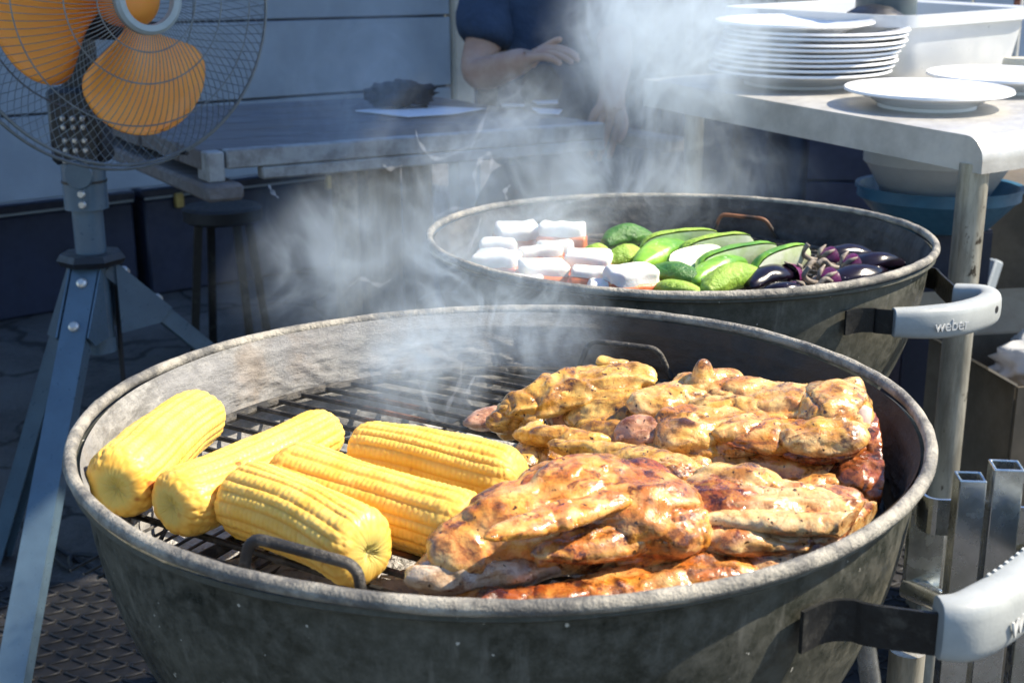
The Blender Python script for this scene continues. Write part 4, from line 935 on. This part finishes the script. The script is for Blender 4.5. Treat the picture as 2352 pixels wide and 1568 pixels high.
def pod(name, p0, p1, r, mat, label, cat, seed, flat=1.0, group=None, squeeze=.25):
    x = (p1-p0).normalized(); y = Vector((0, 0, 1)).cross(x).normalized(); z = x.cross(y); L = (p1-p0).length; V = []; F = []; n, m = 24, 22
    for j in range(m+1):
        t_ = j/m; e = max(.02, math.sin(math.pi*min(1, t_*.93+.035))**.5)*(1-squeeze*t_)
        for i in range(n):
            a = 2*math.pi*i/n; rr = r*e*(1+.16*noise.noise(Vector((math.cos(a), math.sin(a), t_*2.5+seed)))+.07*noise.noise(Vector((math.cos(a)*2.6, math.sin(a)*2.6, t_*6+seed)))); V.append(p0+x*L*t_+y*(math.cos(a)*rr+.008*math.sin(seed*2.1)*math.sin(math.pi*t_))+z*(math.sin(a)*rr*flat+.006*math.sin(math.pi*t_)))
    for j in range(m):
        for i in range(n): F.append((j*n+i, j*n+(i+1) % n, (j+1)*n+(i+1) % n, (j+1)*n+i))
    F += [tuple(range(n-1, -1, -1)), tuple(m*n+i for i in range(n))]
    o = mesh(name, V, F, M[mat], None, sharp=None)
    if label: tag(o, label, cat, group)
    return o
gp = 'green peppers on the rear grill'
pod('green_pepper', cz(1385, 560, .002), cz(1500, 545, .002), .019, 'green_dark', 'dark green pepper at the back left, half veiled by smoke', 'pepper', 1, .8, gp, .1)
pod('green_pepper', cz(1384, 606), cz(1476, 590), .016, 'green_light', 'small round bright green pepper end beside the cheese', 'pepper', 2, .9, gp, .0)
pod('green_pepper', cz(1462, 612, .006), cz(1575, 568, .008), .020, 'green', 'broad glossy green pepper with droplets in the middle', 'pepper', 3, .8, gp, .15)
pod('green_pepper', cz(1470, 634), cz(1625, 648), .021, 'green_dark', 'long dark green pepper with pale speckles', 'pepper', 4, .6, gp, .1)
pod('green_pepper', cz(1500, 662, -.004), cz(1625, 676, -.004), .016, 'green_light', 'flat bright green pepper along the front rim beside the cheese wedge', 'pepper', 5, .6, gp, .3)
pod('green_pepper', cz(1588, 650), cz(1712, 598, .006), .018, 'green', 'mottled green pepper below the middle courgette', 'pepper', 6, .8, gp, .15)
pod('green_pepper', cz(1618, 670), cz(1752, 630, .004), .019, 'green_light', 'bright lime pepper with yellow patches at the front rim', 'pepper', 7, .8, gp, .1)
pod('green_pepper', cz(1330, 592), cz(1398, 584), .013, 'green_light', 'small pale green pepper behind the rounded cheese block', 'pepper', 8, .9, gp, .0)
ga = 'aubergines on the rear grill'
def aubergine(p0, p1, r, label, seed, stem):
    rt = thing('aubergine', (p0+p1)/2, label, 'aubergine', ga)
    o = pod('fruit', p1, p0, r, 'aub', None, None, seed, .62, None, .12); parent_to(o, rt)
    x = (p0-p1).normalized(); 
    V = []; F = []; n = 20; y = Vector((0, 0, 1)).cross(x).normalized(); z = x.cross(y)
    q = MB()
    for k in range(6):
        a = k*math.pi/3+seed; d = y*math.cos(a)+z*math.sin(a)
        q.tube([p0-x*.002+d*r*.2, p0-x*.006+d*r*.75, p0-x*.014+d*r*(.95+.1*math.sin(seed+k))], [.0034, .003, .0008], 6)
    q.build('calyx', M['calyx'], rt, sharp=None)
    MB().tube(smoothpath([p0-x*.004, p0+x*.012+Vector((0, 0, .004)), p0+x*.022+Vector((0, 0, .012)), p0+x*.022+Vector((.006, 0, .022)) if stem else p0+x*.03+Vector((0, 0, .008))], 5), [.0030]*16, 8).build('stem', M['calyx'], rt, sharp=None)
    q = MB(); q.lathe([(r*.45, -.004), (r*.82, .004), (r*.9, .012)], 20, Matrix.Translation(p0-x*.006) @ (-x).to_track_quat('Z', 'Y').to_matrix().to_4x4()); q.build('collar', M['aub_pink'], rt, sharp=None)
aubergine(cz(1835, 632, .0), cz(1718, 658, .0), .018, 'small dark aubergine at the front rim beside the lime pepper', 1, False)
aubergine(cz(1880, 600, .006), cz(2010, 588, .006), .018, 'dark aubergine at the back with a curled dry stem', 2, True)
aubergine(cz(1930, 618, .004), cz(2075, 606, .004), .019, 'glossy dark aubergine on the right with purple collar', 3, False)
aubergine(cz(1880, 652, -.002), cz(2035, 628, -.002), .019, 'long black aubergine along the right front rim', 4, True)
aubergine(cz(1850, 668, -.006), cz(1745, 674, -.006), .013, 'narrow aubergine half hidden by the front rim', 5, False)

# ------------------------------------------------------------------ steel table with plates
tilt = .045
def tp(X, Y, up=0):                    # point on the slightly tilted table top
    d = ray(X, Y); z0 = .8365+up; s = (z0-tilt*1.6-CZ)/(d.z-tilt*d.y); return Vector((0, 0, CZ))+d*s
stl = thing('steel_table', (.6, 1.9, 0), 'scuffed steel work table carrying the stacked white plates', 'table')
c0 = tp(2262, 318); c1 = tp(1480, 182); eL = (c1-c0); eL.z = 0; eL.normalize(); eS = Vector((-eL.y, eL.x, 0)); eS = eS if eS.x > 0 else -eS
Lt = (c1-c0).length; Ws = .75; th = .046
V = []; F = []; rad = .030; prof = []
zt_ = lambda p: .8365+tilt*(p.y-1.6)
# cross-section across eL direction at the near end: rolled edge down; flat slab elsewhere
ns = 8; sect = [(0.0, -th)] + [(rad*(1-math.cos(a)), -rad+rad*math.sin(a)) for a in np.linspace(0, math.pi/2, ns)] + [(Lt, 0), (Lt, -th)]
for e in (0, Ws):
    for (u, dz) in sect:
        p = c0+eL*u+eS*e; V.append((p.x, p.y, zt_(p)+dz))
m = len(sect)
for i in range(m-1): F.append((i, i+1, m+i+1, m+i))
F += [tuple(range(m-1, -1, -1)), tuple(range(m, 2*m)), (m-1, 0, m, 2*m-1)]
mesh('table_top', V, F, M['steel'], stl, sharp=.5)
for (X, Y, r_, pp_) in ((2238, 400, .0195, c0+eL*.035+eS*.03), (0, 0, .0175, c1-eL*.30+eS*.05), (0, 0, .0195, c0+eL*.06+eS*(Ws-.06)), (0, 0, .0195, c1-eL*.08+eS*(Ws-.06))):
    if X == 2238: q = py(2236, 400, c0.y+.03); pp_ = Vector((q.x, q.y, 0))
    else:
        if r_ == .0175: q = py(1594, 300, 2.3); pp_ = Vector((q.x, q.y, 0))
    MB().tube([(pp_.x, pp_.y, 0), (pp_.x, pp_.y, zt_(pp_)-th+.01)], r_, 28).build('leg', M['tube'], stl)
def plate_mesh(rr, h=.024):
    k = rr/.13
    return [(0, .004), (.072*k, .004), (.080*k, .0065), (.094*k, h*.62), (.126*k, h*.93), (.13*k, h), (.1285*k, h+.0035), (.125*k, h+.0022), (.092*k, h*.62+.004), (.078*k, .0105), (.070*k, .0085), (0, .0085)], [(.076*k, .005), (.076*k, 0), (.070*k, 0), (.070*k, .005)]
def plate(c, rr, label, group=None, h=.024):
    o = thing('plate', c, label, 'plate', group); a, f_ = plate_mesh(rr, h)
    ro = Matrix.Translation(c) @ Matrix.Rotation(math.atan(tilt), 4, 'X')
    MB().lathe(a, 72, ro).build('dish', M['porcelain'], o, sharp=.9); MB().lathe(f_, 48, ro).build('foot_ring', M['porcelain'], o, sharp=.9)
    return o
sc = tp(1832, 192); sc.y += 0
gst = 'white plates in the stack'
p0 = plate(sc, .153, 'white dinner plate at the bottom of the tall stack, standing on the steel table', gst, .026)
ordn = ['', 'second plate up in the stack', 'third plate up in the stack', 'fourth plate up in the stack', 'fifth plate up in the stack', 'sixth plate up in the stack', 'seventh plate up in the stack', 'eighth plate up in the stack', 'ninth plate up, its rim showing beyond the top plate']
rp = random.Random(5); pts_ = [sc]
for i in range(1, 9):
    o = dup(p0); d = Vector((.0035*i+rp.uniform(-.003, .003), rp.uniform(-.003, .003), 0.0082*i+rp.uniform(-.0008, .0008))); o.location = sc+d
    if i == 4: o.location.x -= .002
    o['label'] = 'white dinner plate, ' + ordn[i]
    pts_.append(o.location.copy())
plate(sc+Vector((-.012, .0, .078)), .132, 'smaller white plate on top of the tall stack', gst, .024)
plate(tp(2128, 244), .122, 'single white plate near the front corner of the steel table')
plate(tp(2300, 207), .120, 'white plate cut by the right edge, behind the single plate')
# milky tub
def tub(name, corners, zb, zt2, mat, label, cat, rim=.012, rr=.05, flare=1.06):
    P = [Vector(p) for p in corners]; c = sum(P, Vector())/4
    def ring(scale, z, add=0):
        Q = [c+(p-c)*scale for p in P]; out = []
        for i in range(4):
            a, b_, d = Q[i-1], Q[i], Q[(i+1) % 4]; u = (a-b_).normalized(); v = (d-b_).normalized(); A, B_ = b_+u*rr, b_+v*rr
            for k in range(7): t_ = k/6; q = A*(1-t_)**2+b_*2*t_*(1-t_)+B_*t_*t_; q = q+(q-c).normalized()*add; out.append((q.x, q.y, z+tilt*(q.y-1.6)))
        return out
    rings = [ring(.96, zb), ring(1.0, zb+.012), ring(flare, zt2-.02), ring(flare, zt2-.02, rim), ring(flare, zt2, rim), ring(flare, zt2, rim-.006), ring(flare-.02, zt2-.004), ring(.97, zb+.02)]
    n = len(rings[0]); V = [v for r_ in rings for v in r_]; F = []
    for j in range(len(rings)-1):
        for i in range(n): F.append((j*n+i, j*n+(i+1) % n, (j+1)*n+(i+1) % n, (j+1)*n+i))
    F += [tuple(range(n-1, -1, -1)), tuple((len(rings)-1)*n+i for i in range(n))]
    o = mesh(name, V, F, M[mat], None, sharp=.8); return tag(o, label, cat)
a_ = tp(2058, 192); b_ = tp(2340, 160); u_ = (b_-a_).normalized(); v_ = Vector((-u_.y, u_.x, 0)); a_ = a_+v_*.0; 
bz_ = .8365
tub('plastic_tub', [a_, b_, b_+v_*.34, a_+v_*.34-u_*.06], bz_, bz_+.112, 'tubplastic', 'milky translucent plastic tub behind the plate stack', 'tub')
c = (a_+b_)/2+v_*.15
tag(MB().lathe([(0, .0), (.05, 0), (.056, .02), (.056, .16), (.05, .19), (.026, .22), (.026, .26), (0, .26)], 36, Matrix.Translation((c.x-.005, c.y+.05, bz_+tilt*.6+.05))).build('grey_bottle', M['bottle']), 'dark grey bottle standing in the plastic tub', 'bottle')
tag(MB().lathe([(0, .035), (.03, .03), (.06, .012), (.065, 0), (0, 0)], 32, Matrix.Translation((c.x-.05, c.y-.03, bz_+tilt*.5+.095))).build('round_cover', M['fan_dark']), 'round black lid showing above the tub rim', 'lid')
c = tp(2350, 182)
tag(MB().lathe([(0, 0), (.033, 0), (.037, .004), (.037, .030), (.034, .036), (0, .037)], 36, Matrix.Translation(c)).build('cream_pot', M['cream']), 'small cream coloured pot at the right edge behind the plates', 'pot')

# basins on a carton under the table
bc = py(2140, 440, 2.30); zb2 = .588
def basin(c, r, zb, h, mat, label):
    tag(MB().lathe([(0, 0), (r*.55, 0), (r*.66, .006), (r*.95, h*.72), (r, h*.78), (r, h), (r*1.03, h), (r*1.03, h+.006), (r*.97, h+.004), (r*.9, h*.7), (r*.6, .012), (0, .01)], 56, Matrix.Translation((c.x, c.y, zb))).build('basin', M[mat]), label, 'basin')
basin(Vector((bc.x+.012, bc.y, 0)), .145, zb2, .075, 'blue_plastic', 'blue plastic basin under the steel table behind the right leg')
basin(Vector((bc.x+.006, bc.y, 0)), .132, zb2+.045, .10, 'white_plastic', 'pale grey basin nested in the blue basin under the table')
def carton(c, size, yaw, mat, label, open_=False, flaps=()):
    rt = thing('cardboard_box', (c[0], c[1], 0), label, 'box'); ro = Matrix.Rotation(R_(yaw), 3, 'Z'); sx, sy, sz = size; t_ = .004
    W_ = lambda x, y, z: Vector((c[0], c[1], c[2]))+ro @ Vector((x, y, z))
    for nm, ct, s in (('side', (0, -sy/2, sz/2), (sx, t_, sz)), ('side', (0, sy/2, sz/2), (sx, t_, sz)), ('side', (-sx/2, 0, sz/2), (t_, sy-2*t_, sz)), ('side', (sx/2, 0, sz/2), (t_, sy-2*t_, sz)), ('bottom', (0, 0, t_/2+.002), (sx-2*t_, sy-2*t_, t_))):
        MB().box(W_(*ct), s, ro).build(nm, M[mat], rt, smooth=False)
    if not open_: MB().box(W_(0, 0, sz+t_/2+.0005), (sx, sy, t_), ro).build('lid', M[mat], rt, smooth=False)
    for (edge, ang, ln) in flaps:
        a = R_(ang)
        if edge == 'L': P = [(-sx/2, -sy/2, sz), (-sx/2, sy/2, sz)]; d = Vector((-math.cos(a), 0, math.sin(a)))
        elif edge == 'F': P = [(-sx/2, -sy/2, sz), (sx/2, -sy/2, sz)]; d = Vector((0, -math.cos(a), math.sin(a)))
        else: P = [(-sx/2, sy/2, sz), (sx/2, sy/2, sz)]; d = Vector((0, math.cos(a), math.sin(a)))
        q = [Vector(P[0]), Vector(P[1]), Vector(P[1])+d*ln, Vector(P[0])+d*ln]; up = Vector((0, 0, .004)) if abs(d.z) < .7 else Vector((.004, .004, 0))
        V = [tuple(W_(*v)) for v in q]+[tuple(W_(*(v+up))) for v in q]
        MB().add(V, [(3, 2, 1, 0), (4, 5, 6, 7), (0, 1, 5, 4), (1, 2, 6, 5), (2, 3, 7, 6), (3, 0, 4, 7)]).build('flap', M['card'], rt, smooth=False)
    return rt
carton((bc.x+.03, bc.y+.05, 0), (.15, .16, zb2-.005), 4, 'navy', 'dark narrow crate supporting the blue basin')
q = py(2330, 430, 2.7); carton((q.x+.1, q.y+.1, 0), (.36, .3, .60), -12, 'card_dark', 'brown carton standing behind the basins at the right')
q = py(2268, 868, 1.72); carton((q.x+.155, q.y+.11, 0), (.30, .26, q.z), 9, 'card_dark', 'open cardboard box with raised pale flaps at the right edge', True, (('L', 30, .055), ('B', 24, .11), ))
tag(blob('crumpled_paper', Vector((q.x+.15, q.y+.12, q.z-.02)), (.09, .07, .05), 5, .4, M['white_plastic']), 'crumpled pale plastic wrap inside the open cardboard box', 'wrap')
c = pz(2180, 960, .006); p1_ = py(2290, 545, 2.6)
tag(MB().beam(Vector((p1_.x, p1_.y, .46)), Vector((p1_.x-.14, p1_.y-.1, .01)), .03, .03, bev=.004).build('pale_stick', M['siding']), 'pale slanted stick leaning beside the right table leg', 'stick')
c = pz(2250, 1005, .012); tag(blob('paper_scrap', c, (.03, .022, .012), 2, .4, M['paper'], sub=3), 'torn white paper scrap on the mat beside the cardboard box', 'scrap')

# ------------------------------------------------------------------ galvanised tube frame at the right of the front grill
fr = thing('tube_stand', (.33, .80, 0), 'bundle of galvanised square tubes with bracket beside the front grill', 'stand')
def sqtube(X, Y, y, w_, name, yaw):
    p = py(X, Y, y); ro = Matrix.Rotation(R_(yaw), 3, 'Z'); q = w_/2; iq = q-.0018; V = []
    for z in (.004, p.z):
        for s in ((-q, -q), (q, -q), (q, q), (-q, q)): V.append(tuple(Vector((p.x, p.y, z))+ro @ Vector((s[0], s[1], 0))))
    for z in (p.z, p.z-.10):
        for s in ((-iq, -iq), (iq, -iq), (iq, iq), (-iq, iq)): V.append(tuple(Vector((p.x, p.y, z))+ro @ Vector((s[0], s[1], 0))))
    F = [(0, 1, 5, 4), (1, 2, 6, 5), (2, 3, 7, 6), (3, 0, 4, 7)]+[(4+i, 4+(i+1) % 4, 8+(i+1) % 4, 8+i) for i in range(4)]+[(8+i, 8+(i+1) % 4, 12+(i+1) % 4, 12+i) for i in range(4)]+[(12, 13, 14, 15), (3, 2, 1, 0)]
    o = mesh(name, V, F, M['chrome'], fr, smooth=False); bv = o.modifiers.new('b', 'BEVEL'); bv.width = .0012; bv.segments = 2; bv.limit_method = 'ANGLE'; return p
t1 = sqtube(2229, 1092, .72, .0165, 'upright_tube', -6); t2 = sqtube(2312, 1066, .72, .0180, 'upright_tube', -8)
a = py(2140, 1160, .835); MB().box((a.x-.002, a.y, a.z-.034), (.028, .005, .07), Matrix.Rotation(R_(-8), 3, 'Z'), .002).build('bracket', M['chrome'], fr)
MB().tube([Vector((a.x-.012, a.y+.004, a.z)), Vector((t2.x+.05, t2.y+.045, a.z-.004))], .0085, 18).build('cross_tube', M['chrome'], fr)
MB().tube([Vector((a.x-.012, a.y+.004, a.z-.066)), Vector((t2.x+.05, t2.y+.045, a.z-.070))], .0085, 18).build('cross_tube', M['chrome'], fr)
q = py(2106, 1500, .80); MB().tube([(q.x, q.y+.02, .0), (q.x, q.y+.02, .56)], .013, 20).build('round_leg', M['tube'], fr)
for X, Y, y, w_ in ((2400, 1100, .76, .018),): sqtube(X, Y, y, w_, 'upright_tube', -8)

# ------------------------------------------------------------------ smoke
def smoke(name, lo, hi, blobs, scale, dens, label, lo_n, hi_n, step=.35, stretch=(1, 1, .75)):
    lo, hi = Vector(lo), Vector(hi)
    o = MB().box((lo+hi)/2, hi-lo).build(name, None or bpy.data.materials.new(name), None, smooth=False)
    m = o.data.materials[0]; m.use_nodes = True; t = m.node_tree; t.nodes.clear()
    N = t.nodes.new; Lk = t.links.new
    out = N('ShaderNodeOutputMaterial'); pv = N('ShaderNodeVolumePrincipled'); Lk(pv.outputs[0], out.inputs['Volume'])
    pv.inputs['Color'].default_value = (.78, .90, 1, 1); pv.inputs['Anisotropy'].default_value = .15
    tc = N('ShaderNodeTexCoord').outputs['Object']
    tot = None
    for (c, r, w_) in blobs:
        mp = N('ShaderNodeMapping'); mp.vector_type = 'TEXTURE'; mp.inputs['Location'].default_value = c; mp.inputs['Scale'].default_value = r; Lk(tc, mp.inputs[0])
        ln = N('ShaderNodeVectorMath'); ln.operation = 'LENGTH'; Lk(mp.outputs[0], ln.inputs[0])
        mr = N('ShaderNodeMapRange'); mr.interpolation_type = 'SMOOTHSTEP'; mr.inputs[1].default_value = 1; mr.inputs[2].default_value = .1; mr.inputs[3].default_value = 0; mr.inputs[4].default_value = w_; Lk(ln.outputs['Value'], mr.inputs[0])
        if tot is None: tot = mr.outputs[0]
        else:
            ad = N('ShaderNodeMath'); ad.operation = 'ADD'; Lk(tot, ad.inputs[0]); Lk(mr.outputs[0], ad.inputs[1]); tot = ad.outputs[0]
    mp = N('ShaderNodeMapping'); mp.inputs['Scale'].default_value = stretch; mp.inputs['Rotation'].default_value = (0, R_(18), 0); Lk(tc, mp.inputs[0])
    nz = N('ShaderNodeTexNoise'); nz.inputs['Scale'].default_value = scale; nz.inputs['Detail'].default_value = 4; nz.inputs['Roughness'].default_value = .55; nz.inputs['Distortion'].default_value = 1.6; Lk(mp.outputs[0], nz.inputs[0])
    sb_ = N('ShaderNodeMath'); sb_.operation = 'SUBTRACT'; sb_.inputs[1].default_value = .5; Lk(nz.outputs[0], sb_.inputs[0])
    ab_ = N('ShaderNodeMath'); ab_.operation = 'ABSOLUTE'; Lk(sb_.outputs[0], ab_.inputs[0])
    m1 = N('ShaderNodeMapRange'); m1.inputs[1].default_value = .105; m1.inputs[2].default_value = 0; m1.inputs[3].default_value = 0; m1.inputs[4].default_value = 1; Lk(ab_.outputs[0], m1.inputs[0])
    n2 = N('ShaderNodeTexNoise'); n2.inputs['Scale'].default_value = scale*.55; n2.inputs['Detail'].default_value = 2; Lk(mp.outputs[0], n2.inputs[0])
    mr = N('ShaderNodeMapRange'); mr.inputs[1].default_value = lo_n; mr.inputs[2].default_value = hi_n; mr.inputs[3].default_value = 0; mr.inputs[4].default_value = 1; Lk(n2.outputs[0], mr.inputs[0])
    sq_ = N('ShaderNodeMath'); sq_.operation = 'POWER'; sq_.inputs[1].default_value = 2.8; Lk(m1.outputs[0], sq_.inputs[0])
    ad_ = N('ShaderNodeMath'); ad_.operation = 'MULTIPLY_ADD'; ad_.inputs[1].default_value = .90; ad_.inputs[2].default_value = .10; Lk(sq_.outputs[0], ad_.inputs[0])
    pw_ = N('ShaderNodeMath'); pw_.operation = 'MULTIPLY'; Lk(mr.outputs[0], pw_.inputs[0]); Lk(ad_.outputs[0], pw_.inputs[1])
    mu = N('ShaderNodeMath'); mu.operation = 'MULTIPLY'; Lk(pw_.outputs[0], mu.inputs[0]); Lk(tot, mu.inputs[1])
    m2 = N('ShaderNodeMath'); m2.operation = 'MULTIPLY'; m2.inputs[1].default_value = dens; Lk(mu.outputs[0], m2.inputs[0]); Lk(m2.outputs[0], pv.inputs['Density'])
    m.cycles.volume_step_rate = step
    return tag(o, label, None, None, 'stuff')
def sp(X, Y, y): return tuple(py(X, Y, y))
smoke('smoke', (-.46, 1.12, .42), (.60, 2.2, 1.10), [
    (sp(1165, 470, 1.62), (.16, .28, .21), 1.0), (sp(1520, 85, 1.85), (.20, .32, .19), .75), (sp(1600, 40, 1.95), (.2, .3, .15), .6), (sp(830, 600, 1.5), (.20, .24, .14), .40), (sp(1420, 440, 1.78), (.24, .2, .10), .55),
    (sp(800, 130, 1.85), (.14, .3, .2), .28), (sp(1580, 390, 1.95), (.26, .3, .11), .35), (sp(1060, 640, 1.30), (.18, .14, .08), .8)],
    8.0, 24.0, 'pale blue drifting smoke above the rear grill', .36, .62, .27)
smoke('smoke', (-.22, .84, .67), (.12, 1.16, .84), [(sp(1030, 850, 1.0), (.12, .13, .09), 1.0), (sp(1180, 760, 1.06), (.11, .11, .08), .8)], 18, 26.0, 'thin smoke rising from the bare bars of the front grill', .38, .62, .5)
mw = bpy.data.materials.new('smoke_wisp'); mw.use_nodes = True; mw.node_tree.nodes.clear()
ou = mw.node_tree.nodes.new('ShaderNodeOutputMaterial'); pv = mw.node_tree.nodes.new('ShaderNodeVolumePrincipled'); mw.node_tree.links.new(pv.outputs[0], ou.inputs['Volume'])
pv.inputs['Color'].default_value = (.92, .95, 1, 1); pv.inputs['Density'].default_value = 40; mw.cycles.homogeneous_volume = True
b = MB(); rw = random.Random(11)
wisps = [([(1085, 490), (1095, 440), (1090, 400), (1105, 365), (1128, 355), (1125, 395), (1105, 440)], 1.62), ([(1000, 500), (1040, 480), (1080, 478)], 1.62), ([(1065, 620), (1078, 570), (1095, 535), (1105, 500)], 1.5),
         ([(618, 425), (625, 440), (640, 455)], 1.7), ([(880, 378), (895, 388), (925, 380)], 1.75), ([(1165, 460), (1160, 440), (1172, 425)], 1.65), ([(1080, 345), (1100, 300), (1125, 240)], 1.72), ([(1120, 310), (1060, 345), (1000, 365), (965, 330), (955, 300)], 1.72),
         ([(955, 870), (975, 910), (990, 945), (1010, 970)], .97), ([(1090, 865), (1075, 900), (1085, 935)], 1.02), ([(940, 800), (960, 785), (985, 790)], 1.08), ([(1020, 985), (1030, 930), (1055, 880), (1060, 830)], 1.0), ([(800, 660), (830, 640), (870, 655), (900, 640)], 1.4), ([(960, 690), (1000, 670), (1060, 668), (1110, 640)], 1.35), ([(1230, 500), (1290, 470), (1350, 455), (1420, 440)], 1.7)]
for P, y in wisps:
    Q = smoothpath([py(x_, y_, y+rw.uniform(-.02, .02)) for x_, y_ in P], 8); n = len(Q)
    b.tube(Q, [(.0006+.0021*y*math.sin(math.pi*(i+.5)/n)*(.6+.4*math.sin(i*.9))) for i in range(n)], 8)
o = b.build('smoke_wisps', mw, None, sharp=None); tag(o, 'fine curling white smoke threads above both grills', None, None, 'stuff')
